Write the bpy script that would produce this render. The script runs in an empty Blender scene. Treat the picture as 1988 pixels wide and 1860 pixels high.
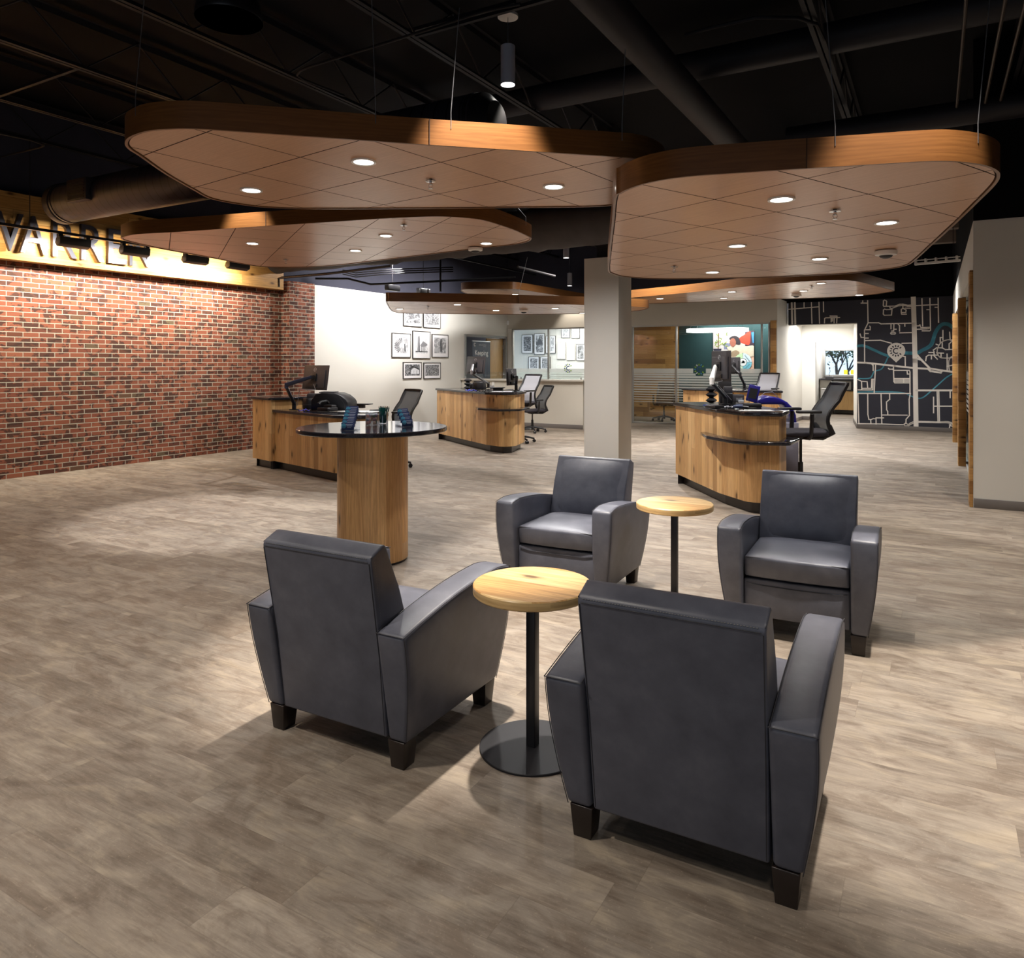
import bpy, bmesh, math, random
from mathutils import Vector, Matrix, noise
C = bpy.context.scene.collection
R = math.radians
rnd = random.Random(7)
# ---------------------------------------------------------------- camera, world, exposure
F, HZ, CX, H = 1412.0, 707.0, 1010.0, 1.53      # focal length / principal point in photo pixels, eye height in metres
sc = bpy.context.scene
cam = bpy.data.objects.new('camera', bpy.data.cameras.new('camera')); C.objects.link(cam)
cam.location = (0, 0, H); cam.rotation_euler = (R(90), 0, 0)
cam.data.sensor_fit = 'HORIZONTAL'; cam.data.sensor_width = 36.0
cam.data.lens = 36.0 * F / 1988.0
cam.data.shift_x = -(CX - 994.0) / 1988.0
cam.data.shift_y = -(930.0 - HZ) / 1988.0
cam.data.clip_start = 0.05; cam.data.clip_end = 200
sc.camera = cam
sc.view_settings.view_transform = 'Standard'; sc.view_settings.look = 'None'
sc.view_settings.gamma = 1.0; sc.view_settings.use_curve_mapping = False
sc.view_settings.exposure = 0.25
sc.cycles.max_bounces = 8; sc.cycles.diffuse_bounces = 4; sc.cycles.glossy_bounces = 4
sc.cycles.transparent_max_bounces = 16; sc.cycles.sample_clamp_indirect = 4.0
sc.cycles.caustics_reflective = False; sc.cycles.caustics_refractive = False
W = bpy.data.worlds.new('daylight'); sc.world = W; W.use_nodes = True
bg = W.node_tree.nodes['Background']; bg.inputs[0].default_value = (0.62, 0.78, 1.0, 1); bg.inputs[1].default_value = 1.5

def light(name, kind, loc, power, color=(1, 0.93, 0.84), aim=None, size=0.1, size_y=None, cone=100, blend=0.5, spread=None):
    d = bpy.data.lights.new(name, kind); o = bpy.data.objects.new(name, d); C.objects.link(o)
    o.location = loc; d.energy = power; d.color = color
    if kind == 'SPOT': d.spot_size = R(cone); d.spot_blend = blend; d.shadow_soft_size = size
    elif kind == 'AREA':
        d.size = size
        if size_y: d.shape = 'RECTANGLE'; d.size_y = size_y
        if spread: d.spread = R(spread)
    else: d.shadow_soft_size = size
    if aim is not None:
        o.rotation_euler = (Vector(aim) - Vector(loc)).to_track_quat('-Z', 'Y').to_euler()
    return o

WARM = (1.0, 0.91, 0.80); NEUT = (1.0, 0.98, 0.955)
# area lamp before the solid front wall, standing in for shopfront windows
light('shopfront_daylight', 'AREA', (-1.6, -2.7, 1.7), 30, (0.72, 0.84, 1.0), aim=(0.55, 1.0, 1.2), size=6.5, size_y=2.6)
# ceiling lights of the back rooms, bare area lamps without fittings
light('office_ceiling_light', 'AREA', (6.0, 20.0, 2.7), 120, NEUT, aim=(6.0, 20.3, 0), size=2.0)
light('corridor_ceiling_light', 'AREA', (7.6, 18.9, 2.55), 60, NEUT, aim=(7.6, 18.9, 0), size=0.8)
light('back_room_ceiling_light', 'AREA', (9.7, 22.3, 2.55), 60, NEUT, aim=(9.7, 22.3, 0), size=1.2)
light('glazed_room_ceiling_light', 'AREA', (1.6, 22.0, 2.85), 125, NEUT, aim=(2.2, 22.0, 0), size=1.8)
# pendant spots beside the clouds first, then unseen spots added as fill
PEND_FILL = [(-0.11, 6.4, 420, 70), (-0.17, 4.03, 1050, 47), (1.89, 3.23, 780, 47), (-2.92, 7.36, 560, 47), (2.7, 5.6, 360, 66), (-4.3, 4.9, 200, 125), (3.6, 8.3, 300, 78), (0.1, 8.2, 600, 130), (4.4, 5.9, 360, 98),
        (-2.0, 1.5, 300, 115), (1.9, 0.8, 130, 110), (-4.3, 2.3, 260, 125), (4.3, 3.2, 110, 100), (0.0, -0.6, 130, 100), (-1.4, 11.4, 480, 150), (2.2, 13.2, 620, 168), (6.9, 14.2, 620, 140), (1.2, 14.6, 360, 150)]
for i, (x, y, pw_, cn_) in enumerate(PEND_FILL):
    light('pendant_or_fill_spot', 'SPOT', (x, y, 3.93), pw_, WARM if y < 7 else NEUT, aim=(x, y, 0), size=0.045, cone=cn_, blend=0.45 if cn_ < 80 else 1.0)

# ---------------------------------------------------------------- pixel -> place
def G(px, py, z=0.0):
    Y = F * (H - z) / (py - HZ)
    return Vector(((px - CX) / F * Y, Y, z))
def VY(px, py, Y):
    return Vector(((px - CX) / F * Y, Y, H - (py - HZ) / F * Y))
class Frame:
    """vertical plane: local x along p0->p1, local -y towards the room, z up"""
    def __init__(s, p0, p1):
        s.p0 = Vector((p0[0], p0[1])); d = Vector((p1[0] - p0[0], p1[1] - p0[1])); s.len = d.length; s.d = d.normalized()
        s.n = Vector((s.d.y, -s.d.x)); s.rz = math.atan2(s.d.y, s.d.x)
    def at(s, px, py, off=0.0):
        k = (px - CX) / F; p = s.p0 + s.n * off
        # p + a d = (kY, Y)
        den = s.d.x - k * s.d.y
        a = (k * p.y - p.x) / den; Y = p.y + a * s.d.y
        return a, H - (py - HZ) / F * Y
    def w(s, a, z=0.0, off=0.0):
        p = s.p0 + s.d * a + s.n * off
        return Vector((p.x, p.y, z))
    @property
    def loc(s): return (s.p0.x, s.p0.y, 0)

# ---------------------------------------------------------------- mesh builder
def fillet(poly, r, n=6):
    """round the corners of a 2D polygon; r number or list"""
    out = []; N = len(poly)
    for i, p in enumerate(poly):
        rr = r[i] if isinstance(r, (list, tuple)) else r
        p = Vector(p); a = Vector(poly[i - 1]) - p; b = Vector(poly[(i + 1) % N]) - p
        if rr <= 0: out.append((p.x, p.y)); continue
        la, lb = a.length, b.length; a.normalize(); b.normalize()
        ang = a.angle(b); t = min(rr / math.tan(ang / 2), la * 0.49, lb * 0.49); rad = t * math.tan(ang / 2)
        c = p + (a + b).normalized() * (rad / math.sin(ang / 2))
        s = p + a * t - c; e = p + b * t - c
        a0 = math.atan2(s.y, s.x); a1 = math.atan2(e.y, e.x); d = (a1 - a0 + math.pi) % (2 * math.pi) - math.pi
        for k in range(n + 1):
            q = a0 + d * k / n; out.append((c.x + rad * math.cos(q), c.y + rad * math.sin(q)))
    return out
def ccw(poly):
    s = sum(poly[i - 1][0] * poly[i][1] - poly[i][0] * poly[i - 1][1] for i in range(len(poly)))
    return list(poly) if s > 0 else list(reversed(poly))
def circ(r, n=32, cx=0, cy=0): return [(cx + r * math.cos(2 * math.pi * i / n), cy + r * math.sin(2 * math.pi * i / n)) for i in range(n)]
def smooth_closed(pts, n=6):
    """Catmull-Rom through closed 2D points"""
    out = []; N = len(pts)
    for i in range(N):
        p0, p1, p2, p3 = (Vector(pts[(i + k - 1) % N]) for k in range(4))
        for j in range(n):
            t = j / n
            q = 0.5 * ((2 * p1) + (p2 - p0) * t + (2 * p0 - 5 * p1 + 4 * p2 - p3) * t * t + (3 * p1 - p0 - 3 * p2 + p3) * t ** 3)
            out.append((q.x, q.y))
    return out

class MB:
    def __init__(s, org=(0, 0, 0)): s.v = []; s.f = []; s.uv = []; s.m = []; s.org = Vector(org)
    def add(s, pts): i = len(s.v); s.v += [Vector(p) - s.org for p in pts]; return i
    def face(s, idx, uv=None, m=0): s.f.append(list(idx)); s.uv.append(uv); s.m.append(m)
    def poly(s, pts, m=0, uv=None):
        i = s.add(pts); s.face(range(i, i + len(pts)), uv, m); return s
    def prism(s, poly, z0, z1, m=0, mcap=None, caps=(1, 1), u0=0.0):
        poly = ccw(poly); n = len(poly); i = s.add([(x, y, z0) for x, y in poly]); j = s.add([(x, y, z1) for x, y in poly])
        u = u0
        for k in range(n):
            l = (k + 1) % n; du = math.dist(poly[k], poly[l])
            s.face((i + k, i + l, j + l, j + k), [(u, z0), (u + du, z0), (u + du, z1), (u, z1)], m); u += du
        mc = m if mcap is None else mcap
        if caps[1]: s.face([j + k for k in range(n)], None, mc)
        if caps[0]: s.face([i + n - 1 - k for k in range(n)], None, mc)
        return s
    def box(s, x0, y0, z0, x1, y1, z1, m=0): return s.prism([(x0, y0), (x1, y0), (x1, y1), (x0, y1)], z0, z1, m)
    def obox(s, c, size, M=None, m=0, taper=1.0):
        M = M or Matrix.Identity(3); c = Vector(c); hx, hy, hz = (q / 2 for q in size); P = []
        for dz, tp in ((-hz, taper), (hz, 1.0)):
            for dx, dy in ((-hx, -hy), (hx, -hy), (hx, hy), (-hx, hy)): P.append(c + M @ Vector((dx * tp, dy * tp, dz)))
        i = s.add(P)
        for q in ((0, 1, 5, 4), (1, 2, 6, 5), (2, 3, 7, 6), (3, 0, 4, 7), (4, 5, 6, 7), (3, 2, 1, 0)): s.face([i + a for a in q], None, m)
        return s
    def tube(s, pts, r, n=8, m=0, closed=False, flat=1.0, up=None):
        pts = [Vector(p) for p in pts]; N = len(pts); rings = []; ref = None
        for k in range(N):
            a = pts[k - 1] if (k > 0 or closed) else pts[k]; b = pts[(k + 1) % N] if (k < N - 1 or closed) else pts[k]
            t = (b - a).normalized()
            if up is not None: x = t.cross(Vector(up))
            else:
                if ref is None: ref = t.orthogonal()
                x = ref - t * ref.dot(t)
            if x.length < 1e-6: x = t.orthogonal()
            x.normalize(); ref = x; y = t.cross(x); rr = r[k] if isinstance(r, (list, tuple)) else r
            rings.append(s.add([pts[k] + x * (rr * math.cos(2 * math.pi * q / n)) + y * (rr * flat * math.sin(2 * math.pi * q / n)) for q in range(n)]))
        L = 0.0
        for k in range(N if closed else N - 1):
            A, B = rings[k], rings[(k + 1) % N]; dl = (pts[(k + 1) % N] - pts[k]).length
            for q in range(n):
                w = (q + 1) % n; s.face((A + q, A + w, B + w, B + q), [(q / n, L), ((q + 1) / n, L), ((q + 1) / n, L + dl), (q / n, L + dl)], m)
            L += dl
        if not closed:
            s.face([rings[0] + n - 1 - q for q in range(n)], None, m); s.face([rings[-1] + q for q in range(n)], None, m)
        return s
    def lathe(s, prof, n=24, c=(0, 0, 0), m=0, M=None):
        c = Vector(c); M = M or Matrix.Identity(3); rings = []
        for r, z in prof:
            rings.append(s.add([c + M @ Vector((max(r, 1e-5) * math.cos(2 * math.pi * q / n), max(r, 1e-5) * math.sin(2 * math.pi * q / n), z)) for q in range(n)]))
        for A, B in zip(rings, rings[1:]):
            for q in range(n): w = (q + 1) % n; s.face((A + q, A + w, B + w, B + q), None, m)
        if prof[0][0] > 1e-4: s.face([rings[0] + n - 1 - q for q in range(n)], None, m)
        if prof[-1][0] > 1e-4: s.face([rings[-1] + q for q in range(n)], None, m)
        return s
    def grid(s, P, m=0, flip=False, uv=None):
        """P[j][i] points"""
        nj, ni = len(P), len(P[0]); i0 = s.add([p for row in P for p in row])
        for j in range(nj - 1):
            for i in range(ni - 1):
                q = [i0 + j * ni + i, i0 + j * ni + i + 1, i0 + (j + 1) * ni + i + 1, i0 + (j + 1) * ni + i]
                s.face(q[::-1] if flip else q, None, m)
        return s
    def xf(s, M, a=0):
        for k in range(a, len(s.v)): s.v[k] = M @ s.v[k]
        return s
    def build(s, name, mat, parent=None, bevel=0.0, seg=2, ang=35, weld=True, sub=0, flat=False, recalc=True):
        me = bpy.data.meshes.new(name); bm = bmesh.new(); lay = bm.loops.layers.uv.new('UVMap')
        V = [bm.verts.new(p) for p in s.v]
        for idx, uv, m in zip(s.f, s.uv, s.m):
            try: f = bm.faces.new([V[k] for k in idx])
            except ValueError: continue
            f.material_index = m; f.normal_update()
            if uv:
                for l, q in zip(f.loops, uv): l[lay].uv = q
            else:
                nx, ny, nz = (abs(t) for t in f.normal)
                for l in f.loops:
                    p = l.vert.co
                    l[lay].uv = (p.x, p.y) if nz >= max(nx, ny) else ((p.y, p.z) if nx > ny else (p.x, p.z))
        if weld: bmesh.ops.remove_doubles(bm, verts=bm.verts, dist=1e-5)
        if recalc: bmesh.ops.recalc_face_normals(bm, faces=bm.faces)
        if bevel > 0:
            es = [e for e in bm.edges if len(e.link_faces) == 2 and e.calc_face_angle(0) > R(ang)]
            bmesh.ops.bevel(bm, geom=es, offset=bevel, segments=seg, profile=0.5, affect='EDGES', clamp_overlap=True)
        for f in bm.faces: f.smooth = not flat
        if not flat:
            for e in bm.edges:
                if len(e.link_faces) == 2 and e.calc_face_angle(0) > R(ang if bevel == 0 else 55): e.smooth = False
        bm.to_mesh(me); bm.free()
        for mm in (mat if isinstance(mat, (list, tuple)) else [mat]): me.materials.append(mm)
        o = bpy.data.objects.new(name, me); C.objects.link(o)
        if parent is not None: o.parent = parent
        if sub: md = o.modifiers.new('s', 'SUBSURF'); md.levels = sub; md.render_levels = sub
        return o

def tag(o, label=None, cat=None, group=None, kind=None):
    if label: o['label'] = label
    if cat: o['category'] = cat
    if group: o['group'] = group
    if kind: o['kind'] = kind
    return o
def thing(name, label, cat, loc=(0, 0, 0), rz=0.0, group=None):
    o = bpy.data.objects.new(name, None); C.objects.link(o); o.empty_display_size = 0.1
    o.location = loc; o.rotation_euler = (0, 0, rz); return tag(o, label, cat, group)
def kids(o): return [c for c in bpy.data.objects if c.parent == o]
def copy_tree(o, parent=None):
    ch = o.children[:]
    c = o.copy(); C.objects.link(c); c.parent = parent
    for k in ch: copy_tree(k, c)
    return c
def dup(o, loc, rz, label, group=None):
    c = copy_tree(o); c.location = loc; c.rotation_euler = (0, 0, rz); c['label'] = label
    if group: c['group'] = group
    return c
def text_mesh(s, size, depth=0.0, align='CENTER', res=4, bold=0.0):
    cu = bpy.data.curves.new('t', 'FONT'); cu.body = s; cu.size = size; cu.extrude = depth; cu.align_x = align; cu.align_y = 'CENTER'; cu.resolution_u = res; cu.offset = bold
    o = bpy.data.objects.new('t', cu); C.objects.link(o); bpy.context.view_layer.update()
    me = bpy.data.meshes.new_from_object(o.evaluated_get(bpy.context.evaluated_depsgraph_get())); bpy.data.objects.remove(o)
    return me
def text_obj(name, s, size, mat, parent, loc, rot, depth=0.0, align='CENTER', bold=0.0):
    me = text_mesh(s, size, depth, align, bold=bold); me.materials.clear(); me.materials.append(mat)
    o = bpy.data.objects.new(name, me); C.objects.link(o); o.parent = parent; o.location = loc; o.rotation_euler = rot
    return o
# ---------------------------------------------------------------- materials
def srgb(*c):
    if len(c) == 1: c = (c[0],) * 3
    return tuple((x / 255 / 12.92) if x / 255 <= 0.04045 else ((x / 255 + 0.055) / 1.055) ** 2.4 for x in c) + (1.0,)
class NT:
    def __init__(s, name):
        s.mat = bpy.data.materials.new(name); s.mat.use_nodes = True; s.t = s.mat.node_tree; s.t.nodes.clear()
        s.out = s.t.nodes.new('ShaderNodeOutputMaterial')
    def n(s, typ, **kw):
        nd = s.t.nodes.new(typ)
        for k, v in kw.items():
            if k.startswith('i_'):
                key = k[2:]; key = int(key) if key.isdigit() else key.replace('_', ' ')
                s.set(nd.inputs[key], v)
            else: setattr(nd, k, v)
        return nd
    def set(s, inp, v):
        if isinstance(v, bpy.types.NodeSocket): s.t.links.new(v, inp)
        elif isinstance(v, bpy.types.Node): s.t.links.new(v.outputs[0], inp)
        else: inp.default_value = v
    def math(s, op, a, b=0.0, c=None):
        nd = s.n('ShaderNodeMath', operation=op); s.set(nd.inputs[0], a); s.set(nd.inputs[1], b)
        if c is not None: s.set(nd.inputs[2], c)
        return nd.outputs[0]
    def mix(s, f, a, b, blend='MIX'):
        nd = s.n('ShaderNodeMix', data_type='RGBA', blend_type=blend); s.set(nd.inputs[0], f); s.set(nd.inputs[6], a); s.set(nd.inputs[7], b); return nd.outputs[2]
    def ramp(s, f, stops, interp='LINEAR'):
        nd = s.n('ShaderNodeValToRGB'); cr = nd.color_ramp; cr.interpolation = interp
        while len(cr.elements) < len(stops): cr.elements.new(0.5)
        for e, (p, c) in zip(cr.elements, stops): e.position = p; e.color = c
        s.set(nd.inputs[0], f); return nd.outputs[0]
    def comb(s, x, y, z=0.0):
        nd = s.n('ShaderNodeCombineXYZ'); s.set(nd.inputs[0], x); s.set(nd.inputs[1], y); s.set(nd.inputs[2], z); return nd.outputs[0]
    def noise(s, vec, scale, detail=3, rough=0.5, dist=0.0):
        nd = s.n('ShaderNodeTexNoise'); s.set(nd.inputs['Vector'], vec); nd.inputs['Scale'].default_value = scale; nd.inputs['Detail'].default_value = detail
        nd.inputs['Roughness'].default_value = rough; nd.inputs['Distortion'].default_value = dist; return nd.outputs[0]
    def bump(s, h, strength=0.2, dist=0.01):
        nd = s.n('ShaderNodeBump'); nd.inputs['Strength'].default_value = strength; nd.inputs['Distance'].default_value = dist; s.set(nd.inputs['Height'], h); return nd.outputs[0]
    def bsdf(s, color, rough=0.5, metal=0.0, spec=0.5, normal=None, coat=0.0, coat_r=0.1, emis=None, es=0.0):
        b = s.n('ShaderNodeBsdfPrincipled'); s.set(b.inputs['Base Color'], color); s.set(b.inputs['Roughness'], rough); s.set(b.inputs['Metallic'], metal)
        b.inputs['Specular IOR Level'].default_value = spec; b.inputs['Coat Weight'].default_value = coat; b.inputs['Coat Roughness'].default_value = coat_r
        if normal is not None: s.set(b.inputs['Normal'], normal)
        if emis is not None: s.set(b.inputs['Emission Color'], emis); b.inputs['Emission Strength'].default_value = es
        s.t.links.new(b.outputs[0], s.out.inputs[0]); return s.mat
    def uv(s):
        u = s.n('ShaderNodeUVMap'); x = s.n('ShaderNodeSeparateXYZ'); s.set(x.inputs[0], u.outputs[0]); return u.outputs[0], x.outputs[0], x.outputs[1]
    def obj(s): return s.n('ShaderNodeTexCoord').outputs['Object']
    def wn(s, vec):
        nd = s.n('ShaderNodeTexWhiteNoise', noise_dimensions='3D'); s.set(nd.inputs[0], vec); return nd.outputs[0]
def plain(name, col, rough=0.5, metal=0.0, spec=0.5, coat=0.0, var=0.06, nscale=6.0):
    """plain painted / plastic / metal surface with faint mottling"""
    t = NT(name); nz = t.noise(t.obj(), nscale, 3)
    lo = tuple(c * (1 - var) for c in col[:3]) + (1,); hi = tuple(min(1, c * (1 + var)) for c in col[:3]) + (1,)
    return t.bsdf(t.ramp(nz, [(0.3, lo), (0.7, hi)]), rough, metal, spec, coat=coat)
def emit(name, col, st):
    t = NT(name); e = t.n('ShaderNodeEmission'); e.inputs[0].default_value = col; e.inputs[1].default_value = st; t.t.links.new(e.outputs[0], t.out.inputs[0]); return t.mat
def planks(name, cols, w, L, vertical=True, rough=0.45, knots=1.0, gap=None, grain=0.5, bump=0.05, coat=0.0, spec=0.4, contrast=1.0):
    """boards of width w and length L laid by the UV map; cols = board tones dark->light"""
    t = NT(name); uvv, u, v = t.uv()
    ac, al = (u, v) if vertical else (v, u)
    row = t.math('FLOOR', t.math('DIVIDE', ac, w)); r0 = t.wn(t.comb(row, 3.7, 1.3))
    alo = t.math('ADD', al, t.math('MULTIPLY', r0, L * 3.0)); col = t.math('FLOOR', t.math('DIVIDE', alo, L))
    rid = t.wn(t.comb(row, col, 9.1)); rid2 = t.wn(t.comb(row, col, 4.4))
    gv = t.comb(t.math('MULTIPLY', ac, 1.0), t.math('MULTIPLY', alo, 0.07), t.math('MULTIPLY', rid, 37.0))
    warp = t.noise(gv, 9.0, 2); g1 = t.noise(gv, 38.0, 5, 0.6, 1.2); g2 = t.noise(gv, 150.0, 3, 0.6)
    wave = t.math('SINE', t.math('MULTIPLY', t.math('ADD', t.math('MULTIPLY', ac, 1.0), t.math('MULTIPLY', warp, 0.22)), 210.0))
    gm = t.math('ADD', t.math('MULTIPLY', g1, 0.55), t.math('ADD', t.math('MULTIPLY', g2, 0.25), t.math('MULTIPLY', wave, 0.06)))
    base = t.ramp(rid, [(i / max(1, len(cols) - 1), c) for i, c in enumerate(cols)])
    dark = t.mix(1.0, base, (0.62 , 0.52, 0.42, 1), 'MULTIPLY'); lite = t.mix(1.0, base, (1.18, 1.16, 1.12, 1), 'MULTIPLY')
    c = t.mix(t.math('MULTIPLY', t.ramp(gm, [(0.3, (0, 0, 0, 1)), (0.55, (1, 1, 1, 1))]), 1.0), dark, lite); c = t.mix(grain, base, c)
    if knots > 0:
        kv = t.n('ShaderNodeTexVoronoi', feature='F1', voronoi_dimensions='2D'); kv.inputs['Scale'].default_value = 1.0
        t.set(kv.inputs['Vector'], t.comb(t.math('ADD', t.math('MULTIPLY', ac, 5.0), t.math('MULTIPLY', rid2, 31.0)), t.math('MULTIPLY', alo, 2.2)))
        kn = t.noise(gv, 60.0, 2); kd = t.math('ADD', kv.outputs['Distance'], t.math('MULTIPLY', kn, 0.07))
        kf = t.ramp(kd, [(0.085, (1, 1, 1, 1)), (0.14, (0.35, 0.35, 0.35, 1)), (0.22, (0, 0, 0, 1))])
        gate = t.math('GREATER_THAN', t.wn(t.comb(t.math('MULTIPLY', kv.outputs['Color'], 1.0), rid2, 2.2)), 1.0 - 0.45 * knots)
        c = t.mix(t.math('MULTIPLY', t.math('MULTIPLY', kf, gate), 0.85), c, srgb(70, 42, 22))
    h = g2
    if gap:
        fa = t.math('ABSOLUTE', t.math('SUBTRACT', t.math('FRACT', t.math('DIVIDE', ac, w)), 0.5)); fl = t.math('ABSOLUTE', t.math('SUBTRACT', t.math('FRACT', t.math('DIVIDE', alo, L)), 0.5))
        gl = t.math('MAXIMUM', t.math('GREATER_THAN', fa, 0.5 - gap / w / 2), t.math('GREATER_THAN', fl, 0.5 - gap / L / 2))
        c = t.mix(t.math('MULTIPLY', gl, 0.65), c, (0.03, 0.02, 0.012, 1)); h = t.math('SUBTRACT', g2, t.math('MULTIPLY', gl, 2.0))
    return t.bsdf(c, rough, spec=spec, normal=t.bump(h, bump, 0.004), coat=coat)

OAK = planks('oak_staves', [srgb(176, 136, 88), srgb(210, 168, 112), srgb(226, 188, 134), srgb(196, 152, 100), srgb(218, 178, 124)], 0.115, 3.0, True, 0.42, 0.8, gap=0.0015)
OAKTOP = planks('oak_tabletop', [srgb(196, 150, 92), srgb(214, 172, 114), srgb(230, 200, 146)], 0.21, 2.0, False, 0.35, 0.8, grain=0.75)
OAKEDGE = planks('oak_edge', [srgb(178, 136, 88), srgb(190, 150, 100)], 0.2, 2.0, False, 0.4, 0.0)
CLAD = planks('timber_cladding', [srgb(176, 128, 66), srgb(198, 152, 88), srgb(212, 170, 106)], 0.155, 2.4, False, 0.5, 0.9, gap=0.004, grain=0.5)
BARN = planks('reclaimed_boards', [srgb(146, 104, 58), srgb(180, 134, 78), srgb(204, 160, 100)], 0.14, 1.1, False, 0.55, 1.3, gap=0.003)
FASCIA = planks('cherry_fascia', [srgb(114, 75, 38), srgb(120, 79, 41)], 0.5, 50.0, False, 0.38, 0.0, grain=0.5, coat=0.15)
TILE = planks('maple_tile', [srgb(190, 150, 120), srgb(198, 158, 128), srgb(194, 154, 124)], 0.61, 0.61, False, 0.32, 0.0, grain=0.22, bump=0.02, coat=0.1)
def floor_mat():
    t = NT('vinyl_plank'); uvv, u, v = t.uv(); w, L = 0.182, 1.22
    row = t.math('FLOOR', t.math('DIVIDE', v, w)); r0 = t.wn(t.comb(row, 5.7, 1.3)); al = t.math('ADD', u, t.math('MULTIPLY', r0, L * 3)); col = t.math('FLOOR', t.math('DIVIDE', al, L))
    rid = t.wn(t.comb(row, col, 2.1))
    gv = t.comb(t.math('MULTIPLY', al, 0.16), v, t.math('MULTIPLY', rid, 23.0)); s1 = t.noise(gv, 16.0, 6, 0.62, 0.6)
    gv2 = t.comb(t.math('MULTIPLY', al, 0.1), v, t.math('MULTIPLY', rid, 11.0)); s2 = t.noise(gv2, 85.0, 5, 0.7)
    gv3 = t.comb(t.math('MULTIPLY', al, 0.5), v, t.math('MULTIPLY', rid, 7.0)); s3 = t.noise(gv3, 5.0, 3, 0.55)
    cl = t.noise(t.comb(al, v, 0.0), 90.0, 3, 0.7)
    base = t.ramp(rid, [(0.0, srgb(126, 115, 103)), (0.35, srgb(145, 133, 120)), (0.7, srgb(136, 126, 115)), (1.0, srgb(156, 144, 130))])
    bl = t.noise(t.comb(t.math('MULTIPLY', al, 0.55), v, t.math('MULTIPLY', rid, 5.0)), 7.0, 5, 0.62, 0.8)
    base = t.mix(t.ramp(bl, [(0.38, (.75, .75, .75, 1)), (0.52, (0, 0, 0, 1))]), base, srgb(118, 104, 91)); base = t.mix(t.ramp(bl, [(0.54, (0, 0, 0, 1)), (0.68, (.7, .7, .7, 1))]), base, srgb(164, 150, 131))
    k = t.math('ADD', t.math('MULTIPLY', s1, 0.5), t.math('ADD', t.math('MULTIPLY', s2, 0.4), t.math('MULTIPLY', s3, 0.25)))
    c = t.mix(t.ramp(k, [(0.42, (.85, .85, .85, 1)), (0.60, (0, 0, 0, 1))]), base, t.mix(1.0, base, (0.5, 0.47, 0.46, 1), 'MULTIPLY'))
    c = t.mix(t.ramp(k, [(0.62, (0, 0, 0, 1)), (0.80, (0.6, 0.6, 0.6, 1))]), c, srgb(188, 174, 156))
    c = t.mix(t.ramp(cl, [(0.60, (0, 0, 0, 1)), (0.72, (0.35, 0.35, 0.35, 1))]), c, srgb(186, 172, 150))
    fa = t.math('ABSOLUTE', t.math('SUBTRACT', t.math('FRACT', t.math('DIVIDE', v, w)), 0.5)); fl = t.math('ABSOLUTE', t.math('SUBTRACT', t.math('FRACT', t.math('DIVIDE', al, L)), 0.5))
    gl = t.math('MAXIMUM', t.math('GREATER_THAN', fa, 0.5 - 0.0014 / w), t.math('GREATER_THAN', fl, 0.5 - 0.0014 / L))
    c = t.mix(t.math('MULTIPLY', gl, 0.22), c, srgb(84, 72, 60))
    return t.bsdf(c, t.math('ADD', 0.48, t.math('MULTIPLY', s1, 0.16)), spec=0.32, normal=t.bump(t.math('ADD', s2, t.math('MULTIPLY', cl, 0.5)), 0.05, 0.003))
FLOOR = floor_mat()
def brick_mat():
    t = NT('brick'); uvv, u, v = t.uv()
    b = t.n('ShaderNodeTexBrick', offset=0.5); t.set(b.inputs['Vector'], t.comb(u, v)); b.inputs['Color1'].default_value = (0, 0, 0, 1); b.inputs['Color2'].default_value = (1, 1, 1, 1); b.inputs['Mortar'].default_value = (0.5, 0.5, 0.5, 1)
    b.inputs['Scale'].default_value = 1.0; b.inputs['Mortar Size'].default_value = 0.0055; b.inputs['Mortar Smooth'].default_value = 0.15; b.inputs['Bias'].default_value = 0.0
    b.inputs['Brick Width'].default_value = 0.2032; b.inputs['Row Height'].default_value = 0.0677
    tone = t.ramp(b.outputs['Color'], [(0.0, srgb(98, 86, 68)), (0.05, srgb(104, 64, 50)), (0.12, srgb(84, 56, 48)), (0.25, srgb(128, 74, 58)), (0.55, srgb(142, 86, 66)), (0.85, srgb(132, 78, 62)), (1.0, srgb(152, 94, 72))])
    blot = t.noise(t.comb(t.math('MULTIPLY', u, 0.75), v), 7.5, 4, 0.6, 0.4); fine = t.noise(t.comb(u, v), 75.0, 4, 0.6)
    c = t.mix(t.ramp(blot, [(0.51, (0, 0, 0, 1)), (0.56, (0.85, 0.85, 0.85, 1))]), tone, srgb(64, 46, 42))
    c = t.mix(t.math('MULTIPLY', fine, 0.35), c, t.mix(1.0, c, (0.55, 0.5, 0.48, 1), 'MULTIPLY'))
    c = t.mix(b.outputs['Fac'], c, t.ramp(fine, [(0.3, srgb(160, 154, 140)), (0.7, srgb(186, 180, 166))]))
    h = t.math('ADD', t.math('SUBTRACT', 1.0, b.outputs['Fac']), t.math('MULTIPLY', fine, 0.35))
    return t.bsdf(c, 0.85, spec=0.25, normal=t.bump(h, 0.7, 0.008))
BRICK = brick_mat()
def leather_mat():
    t = NT('grey_leather'); o = t.obj(); a = t.noise(o, 9.0, 4, 0.6); g = t.n('ShaderNodeTexVoronoi'); t.set(g.inputs['Vector'], o); g.inputs['Scale'].default_value = 420.0
    c = t.ramp(a, [(0.3, srgb(74, 76, 87)), (0.55, srgb(85, 87, 98)), (0.75, srgb(96, 97, 107))])
    return t.bsdf(c, t.math('ADD', 0.36, t.math('MULTIPLY', a, 0.1)), spec=0.5, normal=t.bump(t.math('ADD', t.math('MULTIPLY', g.outputs['Distance'], 0.5), a), 0.06, 0.004))
LEATHER = leather_mat()
def stone_mat(name, c0, c1, rough=0.09):
    t = NT(name); o = t.obj(); n = t.noise(o, 260.0, 2, 0.6); return t.bsdf(t.ramp(n, [(0.35, c0), (0.68, c1)]), rough, spec=0.55)
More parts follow.
